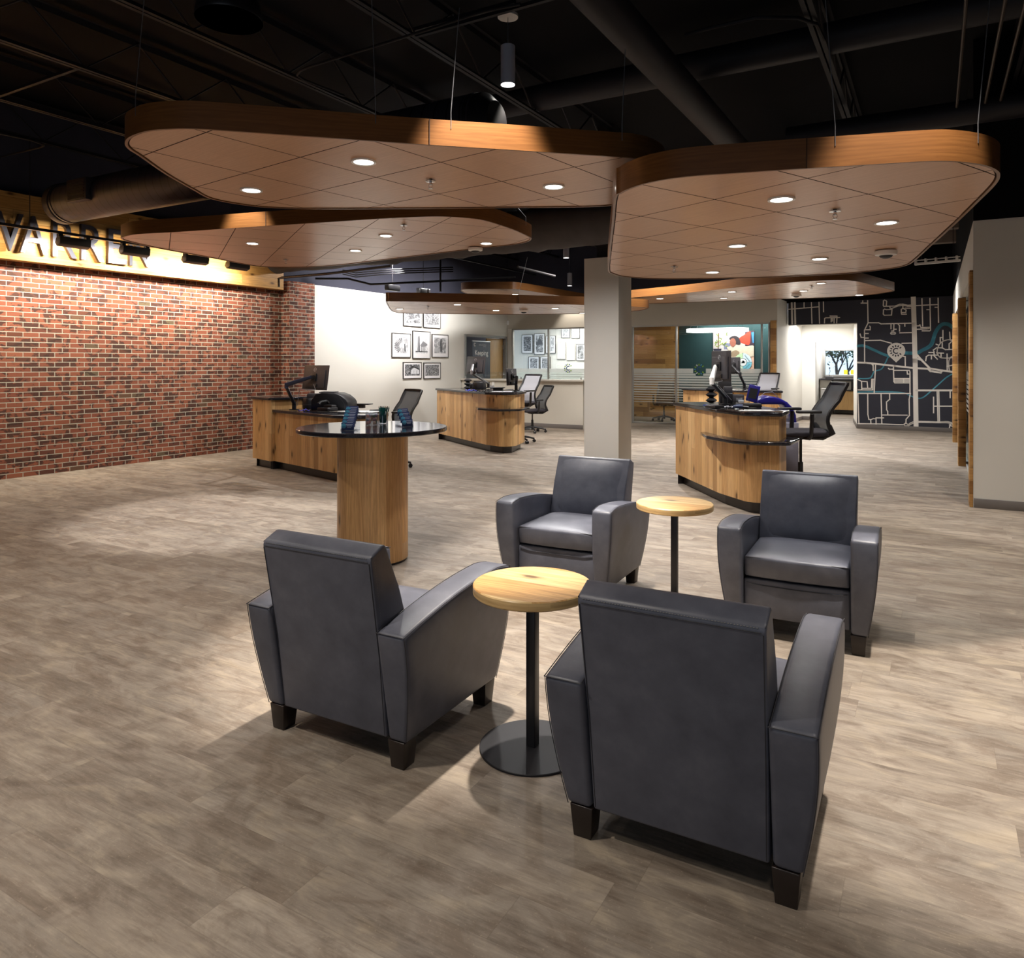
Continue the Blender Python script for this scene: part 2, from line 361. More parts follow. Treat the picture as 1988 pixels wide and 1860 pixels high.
STONE = stone_mat('black_quartz', srgb(22, 21, 24), srgb(46, 45, 50))
LSTONE = stone_mat('pale_quartz', srgb(176, 170, 160), srgb(206, 200, 190), 0.2)
def glass_mat(name, tint=(0.95, 0.98, 0.97, 1), refl=0.1):
    t = NT(name); tr = t.n('ShaderNodeBsdfTransparent'); tr.inputs[0].default_value = tint; gl = t.n('ShaderNodeBsdfGlossy'); gl.inputs['Roughness'].default_value = 0.01
    lw = t.n('ShaderNodeLayerWeight'); lw.inputs[0].default_value = 0.35; f = t.math('ADD', refl * 0.5, t.math('MULTIPLY', lw.outputs['Fresnel'], refl * 2.0))
    m = t.n('ShaderNodeMixShader'); t.set(m.inputs[0], f); t.t.links.new(tr.outputs[0], m.inputs[1]); t.t.links.new(gl.outputs[0], m.inputs[2]); t.t.links.new(m.outputs[0], t.out.inputs[0]); return t.mat
GLASS = glass_mat('clear_glass'); ACRYL = glass_mat('clear_acrylic', (0.93, 0.95, 0.98, 1), 0.22)
def veil_mat(name, col, op):
    t = NT(name); tr = t.n('ShaderNodeBsdfTransparent'); d = t.n('ShaderNodeBsdfDiffuse'); d.inputs[0].default_value = col
    tl = t.n('ShaderNodeBsdfTranslucent'); tl.inputs[0].default_value = col; ad = t.n('ShaderNodeMixShader'); ad.inputs[0].default_value = 0.5; t.t.links.new(d.outputs[0], ad.inputs[1]); t.t.links.new(tl.outputs[0], ad.inputs[2])
    n = t.noise(t.obj(), 30.0, 2); f = t.math('ADD', op - 0.03, t.math('MULTIPLY', n, 0.06))
    m = t.n('ShaderNodeMixShader'); t.set(m.inputs[0], f); t.t.links.new(tr.outputs[0], m.inputs[1]); t.t.links.new(ad.outputs[0], m.inputs[2]); t.t.links.new(m.outputs[0], t.out.inputs[0]); return t.mat
FROST = veil_mat('frosted_film', (0.85, 0.86, 0.84, 1), 0.62)
MESHD = veil_mat('dark_mesh_fabric', srgb(60, 62, 68), 0.86); MESHL = veil_mat('pale_mesh_fabric', srgb(196, 197, 206), 0.93); MESHM = veil_mat('grey_mesh_fabric', srgb(108, 112, 118), 0.9)
PAINT = plain('warm_white_paint', srgb(216, 213, 206), 0.75, var=0.012, spec=0.25, nscale=2.0)
PAINTG = plain('greige_paint', srgb(196, 190, 178), 0.75, var=0.012, spec=0.25, nscale=2.0)
UPPER = plain('slate_upper_wall_paint', srgb(56, 56, 68), 0.8, var=0.05, spec=0.2)
DECK = plain('black_deck_paint', srgb(7, 7, 10), 0.85, var=0.25, spec=0.15, nscale=3)
STEEL = plain('black_painted_steel', srgb(29, 27, 30), 0.6, var=0.15, spec=0.3)
DUCTM = plain('charcoal_duct_paint', srgb(38, 36, 40), 0.55, var=0.08, spec=0.35)
WRAP = plain('grey_duct_wrap', srgb(72, 68, 68), 0.7, var=0.1, spec=0.3)
BASEB = plain('grey_vinyl_base', srgb(108, 102, 98), 0.5, var=0.03)
NAVY = plain('mural_navy', srgb(52, 53, 62), 0.7, var=0.04, spec=0.25)
GREENW = plain('dark_teal_paint', srgb(40, 66, 68), 0.7, var=0.04, spec=0.25)
WHITE = plain('white_plastic', srgb(232, 231, 228), 0.4, var=0.01)
WLINE = plain('mural_white', srgb(228, 222, 214), 0.7, var=0.02, spec=0.2)
RIVER = plain('mural_blue', srgb(92, 164, 184), 0.7, var=0.03, spec=0.2)
BLACK = plain('black_plastic', srgb(26, 25, 28), 0.42, var=0.1)
BLACKM = plain('black_metal', srgb(30, 30, 33), 0.38, 0.0, 0.5, var=0.08)
PLATE = plain('black_steel_plate', srgb(34, 34, 38), 0.5, 0.0, 0.3, var=0.06)
DARKW = plain('espresso_wood', srgb(36, 27, 23), 0.35, var=0.15)
TOE = plain('dark_bronze_laminate', srgb(38, 33, 32), 0.28, 0.0, 0.5, var=0.08)
GREYP = plain('dark_grey_plastic', srgb(58, 56, 60), 0.45, var=0.06)
SILVER = plain('brushed_silver', srgb(186, 187, 192), 0.3, 0.9, var=0.04)
CHROME = plain('chrome', srgb(220, 222, 226), 0.12, 1.0, var=0.02)
LETTER = plain('gunmetal_face', srgb(104, 106, 120), 0.3, 0.75, var=0.04); LETSIDE = plain('bronze_return', srgb(70, 54, 44), 0.5, 0.2, var=0.05)
SEATF = plain('charcoal_seat_fabric', srgb(38, 34, 40), 0.9, var=0.1, nscale=60)
BLUE = plain('royal_blue_plastic', srgb(38, 34, 130), 0.3, var=0.05)
CABLEB = plain('blue_cable', srgb(44, 60, 190), 0.5, var=0.05); CABLEG = plain('grey_cable', srgb(150, 150, 156), 0.5, var=0.05)
DOORW = planks('maple_door', [srgb(198, 160, 104), srgb(206, 168, 112)], 0.6, 5.0, True, 0.4, 0.0, grain=0.4)
ALU = plain('satin_aluminium', srgb(176, 174, 170), 0.4, 0.3, var=0.03)
PAPER = plain('white_paper', srgb(236, 236, 236), 0.6, var=0.02)
SEAM = plain('seam_thread', srgb(120, 118, 116), 0.6, var=0.05); SEAMD = plain('dark_seam_cord', srgb(46, 46, 52), 0.6, var=0.05)  # pale stitching thread and a darker grey piping cord
GROOVE = plain('tile_reveal', srgb(64, 40, 26), 0.6, var=0.05)
LAMP = emit('lamp_lens', (1.0, 0.95, 0.86, 1), 14.0); LAMPW = emit('lit_tube', (1.0, 0.97, 0.92, 1), 4.0)
# ---------------------------------------------------------------- room shell
UX, UY = 0.4945, 0.8692
def UVp(u, v): return (u * UX + v * UY, u * UY - v * UX)
def place(o, fr): o.location = fr.loc; o.rotation_euler = (0, 0, fr.rz); return o
def seg(fr, name, a0, a1, z0, z1, mat, t=0.15, y0=0.0, bevel=0.0):
    o = MB().box(a0, y0, z0, a1, y0 + t, z1).build(name, mat, bevel=bevel); tag(o, kind='structure'); return place(o, fr)
# floor and deck
corners = [UVp(-3.6, -11.2), UVp(-3.6, 8.2), UVp(30, 8.2), UVp(30, -11.2)]
m = MB(); i = m.add([(x, y, 0) for x, y in corners]); m.face(range(i, i + 4), [(-11.2, -3.6), (8.2, -3.6), (8.2, 30), (-11.2, 30)]); tag(m.build('floor', FLOOR), kind='structure')
tag(MB().prism(corners, 5.0, 5.1).build('ceiling', DECK), kind='structure')
# left side: brick wall, timber fascia, pilaster, white wall with doorway
L0, L1 = G(0, 932), G(546, 865); dl = Vector((L1.x - L0.x, L1.y - L0.y)).normalized()
FL = Frame((L0.x - dl.x * 9.0, L0.y - dl.y * 9.0), (L1.x, L1.y)); aP = FL.len
seg(FL, 'wall_left', -2.0, aP + 0.2, 0, 3.0, BRICK)
seg(FL, 'wall_left_upper', -2.0, aP + 9.0, 3.1, 5.0, UPPER, 0.15, 0.001)
o = MB().box(-2.0, -0.2, 2.905, aP - 0.12, -0.001, 3.79).build('trim_1', CLAD, bevel=0.004); tag(o, kind='structure'); place(o, FL)
o = MB().box(aP, -0.22, 0, aP + 0.63, 0.1, 3.085).build('wall_left_pilaster', BRICK, bevel=0.003); tag(o, kind='structure'); place(o, FL)
aC = FL.at(986, 700)[0]; d0, d1 = FL.at(903, 690)[0], FL.at(981, 690)[0]; dz = 2.28
for n, a0, a1, z0, z1 in (('wall_left_white', aP + 0.5, d0, 0, 3.1), ('wall_left_white', d0, d1, dz, 3.1), ('wall_left_white', d1, aC + 0.2, 0, 3.1)): seg(FL, n, a0, a1, z0, z1, PAINT)
# doorway frame, maple leaf, dark room behind
o = MB()
for q in ((d0 - 0.05, d0 + 0.02, 0, dz + 0.03), (d1 - 0.02, d1 + 0.05, 0, dz + 0.03)): o.box(q[0], -0.03, q[2], q[1], 0.18, q[3])
o.box(d0 + 0.02, -0.03, dz - 0.03, d1 - 0.02, 0.18, dz + 0.03); o = place(o.build('door_1', plain('door_frame_grey', srgb(132, 130, 128), 0.5, var=0.03), bevel=0.004), FL); tag(o, kind='structure')
mid = d0 + (d1 - d0) * 0.57
lf = MB().box(mid, 0.06, 0.01, d1 - 0.03, 0.105, dz - 0.04).build('door_leaf', DOORW, o, bevel=0.003)
hb = MB()
for z in (0.3, 1.1, 1.95): hb.box(d1 - 0.05, 0.03, z, d1 - 0.022, 0.06, z + 0.12)
hb.build('hinge', SILVER, lf)
seg(FL, 'wall_doorway_back', d0 - 1.6, d1 + 0.3, 0, 4.9, plain('navy_wall', srgb(44, 46, 66), 0.7, var=0.03), 0.1, 0.85)
# back wall with glazing (left room) and glazed office
FB = Frame((-0.352, 20.76), (6.10, 17.26))
gA0, gA1 = 0.12, FB.at(1142, 700)[0]; oA0, oA1 = FB.at(1226, 700)[0], FB.at(1494, 700)[0]; oE = FB.len
ZG = 2.53
seg(FB, 'wall_back_header', -0.2, oE, ZG, 3.1, PAINTG); seg(FB, 'wall_back_upper', -0.6, oE + 0.2, 3.1, 5.0, UPPER, 0.15, 0.002)
seg(FB, 'wall_back_sill', -0.1, gA1, 0, 1.08, PAINTG); seg(FB, 'wall_back_pier', gA1, oA0, 0, ZG, PAINTG); seg(FB, 'wall_back_jamb', -0.1, gA0, 0, ZG, PAINT)
o = place(MB().box(oA1 + 0.02, -0.02, 0, oE - 0.02, 0.15, ZG + 0.04).build('trim_2', BARN, bevel=0.003), FB); tag(o, kind='structure')
# window_1: glazing of the left room ; window_2: office front
def glazing(name, a0, a1, z0, z1, mull, lab):
    w = MB(); t = 0.035
    w.box(a0, 0.02, z1 - t, a1, 0.1, z1 + 0.02).box(a0, 0.02, z0, a1, 0.1, z0 + t)
    for a in [a0 + t / 2] + mull + [a1 - t / 2]: w.box(a - t / 2, 0.015, z0 + t, a + t / 2, 0.1, z1 - t)
    w = place(w.build(name, ALU, bevel=0.003), FB); tag(w, kind='structure')
    e = [a0 + t] + mull + [a1 - t]
    for p, q in zip(e, e[1:]): MB().box(p, 0.055, z0 + t, q, 0.067, z1 - t).build('glass_pane', GLASS, w)
    return w
mu = FB.at(1063.5, 700)[0]
w1 = glazing('window_1', gA0, gA1, 1.08, ZG, [mu], '')
w2 = glazing('window_2', oA0, oA1, 0.0, ZG, [FB.at(1312, 700)[0], FB.at(1478, 700)[0]], '')
# frosted bands
def bands(win, a0, a1, ztop, hs, gaps, skip=None):
    b = MB(); z = ztop
    for h, g in zip(hs, gaps):
        if skip and abs((z - h / 2) - skip[1]) < skip[2]:
            r = math.sqrt(max(0, skip[2] ** 2 - (z - h / 2 - skip[1]) ** 2))
            if a0 < skip[0] - r: b.box(a0, 0.045, z - h, skip[0] - r, 0.0465, z)
            if a1 > skip[0] + r: b.box(skip[0] + r, 0.045, z - h, a1, 0.0465, z)
        else: b.box(a0, 0.045, z - h, a1, 0.0465, z)
        z -= h + g
    return b.build('frosted_band', FROST, win)
zt = FB.at(1270, 715.5)[1]; lc = FB.at(1357, 717)
bands(w2, oA0 + 0.04, FB.at(1476, 700)[0], zt, [.115, .055, .05, .045, .045, .04, .035, .035, .03, .025, .02, .02, .015], [.008, .012, .016, .02, .024, .028, .03, .034, .036, .04, .044, .046, .05], (lc[0], lc[1], 0.165))
zt1 = FB.at(1010, 715.5)[1]; bands(w1, gA0 + 0.04, gA1 - 0.04, zt1, [.115, .055, .05, .045, .045], [.012, .016, .02, .022, .024])
# sunburst logo on the glass
LGREEN = plain('logo_lime', srgb(150, 196, 60), 0.5); LBLUE = plain('logo_blue', srgb(30, 78, 130), 0.5); LTEAL = plain('logo_teal', srgb(70, 150, 190), 0.5)
def sunburst(parent, cx, cz, R0, y, mats, cmat, ray=None):
    """C letter inside a ring of short rays, opening to the right; lies in the local xz plane facing -y"""
    c = MB(); n = 22; A0, A1 = R(48), R(312); P = []
    for k in range(n + 1):
        a = A0 + (A1 - A0) * k / n; P.append(((cx + R0 * .52 * math.cos(a), y, cz + R0 * .52 * math.sin(a)), (cx + R0 * .33 * math.cos(a), y, cz + R0 * .33 * math.sin(a))))
    for p, q in zip(P, P[1:]): c.poly([p[0], p[1], q[1], q[0]])
    c.build('logo_letter', cmat, parent, recalc=False)
    rays = [MB() for _ in mats]
    for k in range(11):
        a = R(40 + 28 * k); ca, sa = math.cos(a), math.sin(a); w = R0 * .105; r0, r1 = R0 * .68, R0
        rays[k % len(mats)].poly([(cx + r * ca - s * w * sa, y, cz + r * sa + s * w * ca) for r, s in ((r0, -1), (r1, -1), (r1, 1), (r0, 1))])
    for b, mt in zip(rays, mats): b.build('logo_ray', mt, parent, recalc=False)
sunburst(w2, lc[0], lc[1], 0.135, 0.04, [LGREEN, LTEAL, LGREEN, PAPER], LBLUE)
l1 = FB.at(1102, 715); sunburst(w1, l1[0], l1[1], 0.125, 0.04, [LGREEN, LBLUE], LBLUE)
aJ = FB.at(1318, 700, -2.3)[0]; aB = FB.at(1226, 700, -2.3)[0] - 0.12
# room behind window_1
seg(FB, 'wall_glazed_room_back', -3.2, aB - 0.1, 0, 3.1, PAINT, 0.1, 3.2); seg(FB, 'wall_glazed_room_left', -2.9, -2.75, 0, 3.1, PAINT, 3.2, 0.2); seg(FB, 'ceiling_glazed_room', -3.2, aB - 0.1, 3.0, 3.06, PAINT, 3.2, 0.16)
# office behind window_2: board wall, teal wall

seg(FB, 'wall_office_boards', aB, aJ, 0, 3.0, BARN, 0.1, 2.3); seg(FB, 'wall_office_teal', aJ, oE + 0.02, 0, 3.0, GREENW, 0.1, 2.3)
seg(FB, 'wall_office_left', aB - 0.1, aB, 0, 3.0, PAINT, 2.2, 0.15); seg(FB, 'ceiling_office', aB - 0.1, oE - 0.03, 2.85, 2.9, PAINT, 2.3, 0.16)
# wing wall left of the corridor, mural wall, corridor and back room
FW = Frame((6.10, 17.26), (7.77, 20.05)); seg(FW, 'wall_corridor_left', 0, FW.len + 0.15, 0, 3.1, PAINT, 0.14)
FM = Frame((6.70, 18.18), (9.685, 16.28)); aO = FM.at(1664, 700)[0]
mural_wall = seg(FM, 'wall_mural', aO, FM.len + 0.4, 0, 3.06, NAVY, 0.15); seg(FM, 'wall_mural_lintel', 0, aO, 2.51, 3.06, NAVY, 0.15)
seg(FM, 'wall_mural_upper', -0.3, FM.len + 0.4, 3.06, 5.0, DECK, 0.15, 0.02); seg(FM, 'wall_mural_lintel_soffit', 0.0, aO, 2.495, 2.51, PAINT, 0.15)
FC = Frame((7.77, 20.05), (9.5, 19.06)); c0, c1, cz = FC.at(1583, 700)[0], FC.at(1657, 700)[0], 2.13
seg(FC, 'wall_corridor_back', -0.2, c0, 0, 2.8, PAINT, 0.12); seg(FC, 'wall_corridor_back', c0, c1, cz, 2.8, PAINT, 0.12); seg(FC, 'wall_corridor_back', c1, 1.9, 0, 2.8, PAINT, 0.12)
q0 = FM.w(aO); q1 = FC.w(c1); FK = Frame((q1.x, q1.y), (q0.x, q0.y)); seg(FK, 'wall_corridor_right', 0, FK.len, 0, 2.8, PAINT, 0.12)
o = place(MB().box(-0.1, -1.75, 2.72, 1.3, 0.0, 2.78).build('ceiling_corridor', PAINT), FC); tag(o, kind='structure')
# back room with window onto trees
w_a0, w_z1 = FC.at(1601, 680, -3.4); w_a1, w_z0 = FC.at(1672, 729, -3.4)
for q in ((-0.3, w_a0, 0, 2.8), (w_a1, 3.6, 0, 2.8), (w_a0, w_a1, 0, w_z0), (w_a0, w_a1, w_z1, 2.8)): seg(FC, 'wall_back_room', q[0], q[1], q[2], q[3], PAINT, 0.12, 3.4)
seg(FC, 'wall_back_room_left', -0.05, 0.07, 0, 2.8, PAINT, 3.4, 0.1); seg(FC, 'wall_back_room_right', 3.5, 3.6, 0, 2.8, PAINT, 3.4, 0.1)
o = place(MB().box(-0.3, 0.12, 2.72, 3.6, 3.5, 2.78).build('ceiling_back_room', PAINT), FC); tag(o, kind='structure')
w3 = MB(); t = 0.05
for q in ((w_a0 - t, w_a0 + .02, w_z0 - t, w_z1 + t), (w_a1 - .02, w_a1 + t, w_z0 - t, w_z1 + t), (w_a0, w_a1, w_z1 - .02, w_z1 + t), (w_a0, w_a1, w_z0 - t, w_z0 + .02)): w3.box(q[0], 3.37, q[2], q[1], 3.5, q[3])
w3 = place(w3.build('window_3', ALU, bevel=0.003), FC); tag(w3, kind='structure'); MB().box(w_a0 + .02, 3.43, w_z0 + .02, w_a1 - .02, 3.44, w_z1 - .02).build('glass_pane', GLASS, w3)
# right side: header over glazed fronts, timber posts, end pier
FR = Frame((9.685, 16.28), (4.84, 7.77)); LR = FR.len
seg(FR, 'wall_right_header', -0.1, LR, 2.53, 3.06, PAINT, 0.14); seg(FR, 'wall_right_upper', -0.1, LR, 3.06, 5.0, DECK, 0.14, 0.01)
sP = [0.0, FR.at(1869, 700)[0], FR.at(1856.5, 700)[0]]
def post(name, a0, a1, y0, y1, zt):
    o = place(MB().box(a0, y0, 0, a1, y1, zt).build(name, BARN, bevel=0.004), FR); return tag(o, kind='structure')
a2 = LR - (10.9 - 7.77) / 0.869; a3 = LR - (14.2 - 7.77) / 0.869
post('trim_3', LR - 0.3, LR + 0.004, -0.034, -0.001, 2.535); post('trim_4', a2 - 0.3, a2, -0.05, 0.05, 2.525); post('trim_5', a3 - 0.3, a3, -0.05, 0.05, 2.525)
for n, p, q in (('window_4', a2, LR - 0.11), ('window_5', a3, a2 - 0.3)):
    g = MB(); g.box(p, 0.05, 0.0, q, 0.09, 0.04).box(p, 0.05, 2.49, q, 0.09, 2.53); g = place(g.build(n, ALU), FR); tag(g, kind='structure'); MB().box(p, 0.065, 0.04, q, 0.077, 2.49).build('glass_pane', GLASS, g)
    b = MB(); z = 1.42
    for h, gp in zip([.115, .055, .05, .045, .045, .04, .035, .03], [.012, .016, .02, .024, .028, .03, .034, .04]): b.box(p + .02, 0.056, z - h, q - .02, 0.0575, z); z -= h + gp
    b.build('frosted_band', FROST, g)
seg(FR, 'wall_right_solid', -0.2, a3 - 0.3, 0, 2.53, PAINT, 0.12, 0.02)
seg(FR, 'wall_right_office_back', -0.2, LR, 0, 5.0, PAINTG, 0.1, 2.6)
FP = Frame((4.84, 7.77), UVp(9.147, 8.2)); seg(FP, 'wall_right_pier', 0, FP.len, 0, 3.06, PAINT, 0.14); seg(FP, 'wall_right_pier_upper', 0, FP.len, 3.06, 5.0, DECK, 0.14, 0.006)
# enclosing walls out of view, behind the camera
FO = Frame(UVp(-3.6, 8.2), UVp(-3.6, -11.2))
seg(FO, 'wall_front', 0, 19.4, 0, 5.0, UPPER, 0.15)
Fq = Frame(UVp(9.2, 8.2), UVp(-3.6, 8.2)); seg(Fq, 'wall_right_near', 0, Fq.len, 0, 5.0, UPPER, 0.15)
# low counter wall in front of the glazed room
FPW = Frame((-1.50, 18.76), (1.47, 17.04)); Lp = FPW.len
seg(FPW, 'wall_counter', 0, Lp, 0, 1.115, PAINTG, 0.16)
o = place(MB().box(-0.02, -0.06, 1.115, Lp + 0.03, 0.22, 1.165).build('trim_6', LSTONE, bevel=0.006), FPW); tag(o, kind='structure')
# column
K = VY(1201, 700, 10.3); FCo = Frame((K.x - .5356 * UY, K.y + .5356 * UX), (K.x, K.y))
o = place(MB().box(0, 0, 0, .5356, .497, 3.06).build('column', PAINT, bevel=0.004), FCo); tag(o, kind='structure')
o = place(MB().box(.14, .14, 3.06, .40, .36, 5.0).build('column_steel_stub', STEEL), FCo); tag(o, kind='structure')
# vinyl base
def base(fr, name, a0, a1, h=0.1, y=0.0):
    o = place(MB().box(a0, y - 0.012, 0, a1, y + 0.002, h).build(name, BASEB, bevel=0.003), fr); tag(o, kind='structure')
base(FP, 'baseboard_right', 0.005, FP.len, 0.1); base(FPW, 'baseboard_counter', 0, Lp, 0.1); base(FM, 'baseboard_mural', aO, FM.len, 0.1)
base(FK, 'baseboard_corridor_right', 0, FK.len, 0.1); base(FW, 'baseboard_corridor_left', 0.0, FW.len, 0.1); base(FC, 'baseboard_corridor_back', 0, c0, 0.1); base(FCo, 'baseboard_column', 0, .5356, 0.1)
# ---------------------------------------------------------------- suspended ceiling clouds
def inset_poly(P, d):
    P = ccw(P); out = []; n = len(P)
    for i in range(n):
        a, b, c = Vector(P[i - 1]), Vector(P[i]), Vector(P[(i + 1) % n]); e1 = (b - a).normalized(); e2 = (c - b).normalized()
        nn = Vector((-e1.y, e1.x)) + Vector((-e2.y, e2.x)); nn.normalize(); k = max(0.5, nn.dot(Vector((-e1.y, e1.x))))
        q = b + nn * (d / k); out.append((q.x, q.y))
    return out
def tiles(poly, z, ang, org, size=0.6096, gap=0.006, drop=0.009):
    """one tiled panel: polygon cut along a square grid, every tile inset so the reveals show"""
    bm = bmesh.new(); f = bm.faces.new([bm.verts.new((x, y, z)) for x, y in ccw(poly)[::-1]])
    xs = [p[0] for p in poly]; ys = [p[1] for p in poly]; c = Vector(((min(xs) + max(xs)) / 2, (min(ys) + max(ys)) / 2)); rad = math.hypot(max(xs) - min(xs), max(ys) - min(ys)) / 2
    for a in (ang, ang + math.pi / 2):
        n = Vector((math.cos(a), math.sin(a))); o = Vector(org).dot(n); k0 = math.floor((c.dot(n) - rad - o) / size); k1 = math.ceil((c.dot(n) + rad - o) / size)
        for k in range(k0, k1 + 1):
            p = n * (o + k * size)
            bmesh.ops.bisect_plane(bm, geom=bm.verts[:] + bm.edges[:] + bm.faces[:], plane_co=(p.x, p.y, z), plane_no=(n.x, n.y, 0), dist=1e-6)
    bmesh.ops.split_edges(bm, edges=[e for e in bm.edges if len(e.link_faces) == 2])
    lay = bm.loops.layers.uv.new('UVMap'); ca, sa = math.cos(ang), math.sin(ang)
    faces = bm.faces[:]
    for f in faces:
        if f.calc_area() < 0.0015: continue
        r = bmesh.ops.inset_individual(bm, faces=[f], thickness=gap, depth=0.0)
        for g in r['faces']: g.material_index = 1
        for v in f.verts: v.co.z -= drop
    for f in bm.faces:
        for l in f.loops:
            x, y = l.vert.co.x - org[0], l.vert.co.y - org[1]; l[lay].uv = (x * ca + y * sa, -x * sa + y * ca)
    bmesh.ops.recalc_face_normals(bm, faces=bm.faces)
    if sum(f.normal.z for f in bm.faces) > 0: bmesh.ops.reverse_faces(bm, faces=bm.faces)
    me = bpy.data.meshes.new('tile_panel'); bm.to_mesh(me); bm.free(); me.materials.append(TILE); me.materials.append(GROOVE)
    o = bpy.data.objects.new('tile_panel', me); C.objects.link(o); return o
def cloud(pix, zb, label, ang, org, lights, cables=(), joints=(), th=0.15, power=55, smooth=4):
    W2 = [G(x, y, zb) for x, y in pix]; P = smooth_closed([(p.x, p.y) for p in W2], smooth); cx = sum(p[0] for p in P) / len(P); cy = sum(p[1] for p in P) / len(P)
    root = thing('ceiling_cloud', label, 'ceiling panel', (cx, cy, zb), 0, 'timber ceiling clouds')
    L = ccw([(x - cx, y - cy) for x, y in P]); I = inset_poly(L, 0.016); n = len(L)
    fa = MB(); u = 0
    i = fa.add([(x, y, 0) for x, y in L]); j = fa.add([(x, y, th) for x, y in L]); k_ = fa.add([(x, y, 0) for x, y in I]); q = fa.add([(x, y, th) for x, y in I])
    for k in range(n):
        l = (k + 1) % n; du = math.dist(L[k], L[l])
        fa.face((i + k, i + l, j + l, j + k), [(u, 0), (u + du, 0), (u + du, th), (u, th)]); fa.face((k_ + l, k_ + k, q + k, q + l), [(u + du, 0), (u, 0), (u, th), (u + du, th)])
        fa.face((i + l, i + k, k_ + k, k_ + l), [(u + du, 0), (u, 0), (u, .016), (u + du, .016)]); fa.face((j + k, j + l, q + l, q + k), [(u, 0), (u + du, 0), (u + du, .016), (u, .016)]); u += du
    fa.build('fascia', FASCIA, root, recalc=False)
    og = (org[0] - cx, org[1] - cy)
    t = tiles(inset_poly(L, 0.018), 0.016, ang, og); t.parent = root
    MB().prism(inset_poly(L, 0.02), 0.04, 0.055).build('backing_board', BLACK, root)
    for x, y in lights:
        p = G(x, y, zb); lx, ly = p.x - cx, p.y - cy
        d = MB((0, 0, 0)).lathe([(0.062, 0.012), (0.062, -0.002), (0.078, -0.004), (0.078, 0.014)], 28, (lx, ly, 0)).build('downlight', WHITE, root)
        MB().lathe([(0.0, 0.001), (0.0625, 0.001)], 28, (lx, ly, 0)).build('lens', LAMP, d)
        light('downlight_spot', 'SPOT', (p.x, p.y, zb - 0.012), power, NEUT, aim=(p.x, p.y, 0), size=0.05, cone=118, blend=0.6)
    for (bx, by), (tx, ty) in cables:
        # foot of the cable: on the fascia top edge
        b = min(((Vector((x + cx, y + cy, zb + th)) - G(bx, by, zb + th)).length, x, y) for x, y in L); ft = Vector((b[1], b[2], th)); tp = VY(tx, ty, b[2] + cy); tp = Vector((tp.x - cx, b[2], max(tp.z, 3.4) - zb))
        MB().tube([ft - Vector((0, 0, .05)), ft + Vector((0, 0, .05)), tp], 0.0024, 6).build('suspension_cable', SILVER, root)
    for jx, jy in joints:
        g = G(jx, jy, zb); b = min((math.dist((x + cx, y + cy), (g.x, g.y)), x, y) for x, y in L); MB().box(b[1] - .0018, b[2] - .004, 0.0, b[1] + .0018, b[2] + .004, th).build('fascia_joint', GROOVE, root)
    return root, (cx, cy)
c1 = [(242, 279), (250, 266.5), (280, 255), (320.5, 250.4), (371, 249.4), (450, 254), (620, 266), (834, 281), (980, 290), (1100, 298), (1194, 304), (1233, 307), (1268, 316), (1290, 332), (1284, 352), (1250, 384), (1188, 399.6), (1100, 403), (980, 404), (851, 405.4), (628, 406.5), (540, 404.5), (483.5, 400), (411, 387), (371, 367), (320.5, 338.5), (270, 303.5), (250, 290.7)]
c2 = [(1192, 384.6), (1203, 375), (1220, 366.5), (1260.5, 354), (1331, 342.8), (1451.7, 334), (1566, 326.7), (1677, 320), (1793.5, 313), (1857, 313), (1909.7, 320), (1935, 329.7), (1942, 341), (1933, 359), (1899, 393), (1852.7, 437.5), (1810.5, 475.5), (1779, 504), (1762, 515), (1730, 522), (1645.6, 531.5), (1540, 536.8), (1472, 539.6), (1351, 542), (1260.5, 541.6), (1210, 537.5), (1188, 531.5), (1180, 524.5), (1183, 481), (1188, 431)]
c3 = [(235, 464), (240, 460), (255, 456), (283.4, 453.4), (346.8, 450), (441.8, 443.5), (515.8, 438.6), (638.3, 431), (738, 424.5), (824.7, 420.5), (868, 420.5), (922, 424.6), (954.5, 431.5), (997.7, 446), (1026, 458.8), (1032, 464), (1024, 470), (997.7, 475.4), (937, 482), (824.7, 495.5), (738, 506), (660, 515), (600, 518.8), (550, 519.6), (494.7, 516.8), (410, 501), (315, 484), (251.7, 470)]
c4 = [(749, 587), (752, 585), (763, 585), (800, 585.4), (926, 587.3), (1007.5, 589.3), (1134, 592), (1226, 595.3), (1254, 596.5), (1259, 598.5), (1240, 603.5), (1180, 608), (1134, 609.6), (994, 610.7), (853.5, 609.6), (784, 608.3), (768, 606.8), (757.7, 602)]
c5 = [(1152, 586), (1160, 584.5), (1226, 578), (1316, 570), (1389, 562.5), (1470, 554), (1558, 546.6), (1615.5, 544), (1648.7, 544.5), (1672.8, 548), (1700, 555), (1733, 563.3), (1735, 565.5), (1726, 567.5), (1691, 572.5), (1640, 576.5), (1570, 579.3), (1480, 582), (1354.6, 587), (1262, 589.5), (1190, 590), (1158, 588)]
c6 = [(895, 564.5), (900, 562), (930, 561), (980, 561), (1007, 562), (1060, 570), (1134, 582), (1150, 586), (1146, 589), (1100, 591), (1000, 589), (930, 580), (902, 569)]
def cab(*q): return [((q[i], q[i + 1]), (q[i + 2], q[i + 3])) for i in range(0, len(q), 4)]
A1, A2, A3 = 0.6566, 0.9434, R(26.5)
cloud(c1, 2.80, 'large wooden ceiling cloud overhead at the left front, nearest the camera', -A1, (-1.7294, 4.0061), [(706, 315), (488, 370), (1075, 363)],
      cab(255, 205, 285, -60, 711, 215, 720, -40, 883, 233, 892, 15, 1203, 255, 1214, 95), [(834, 281)])
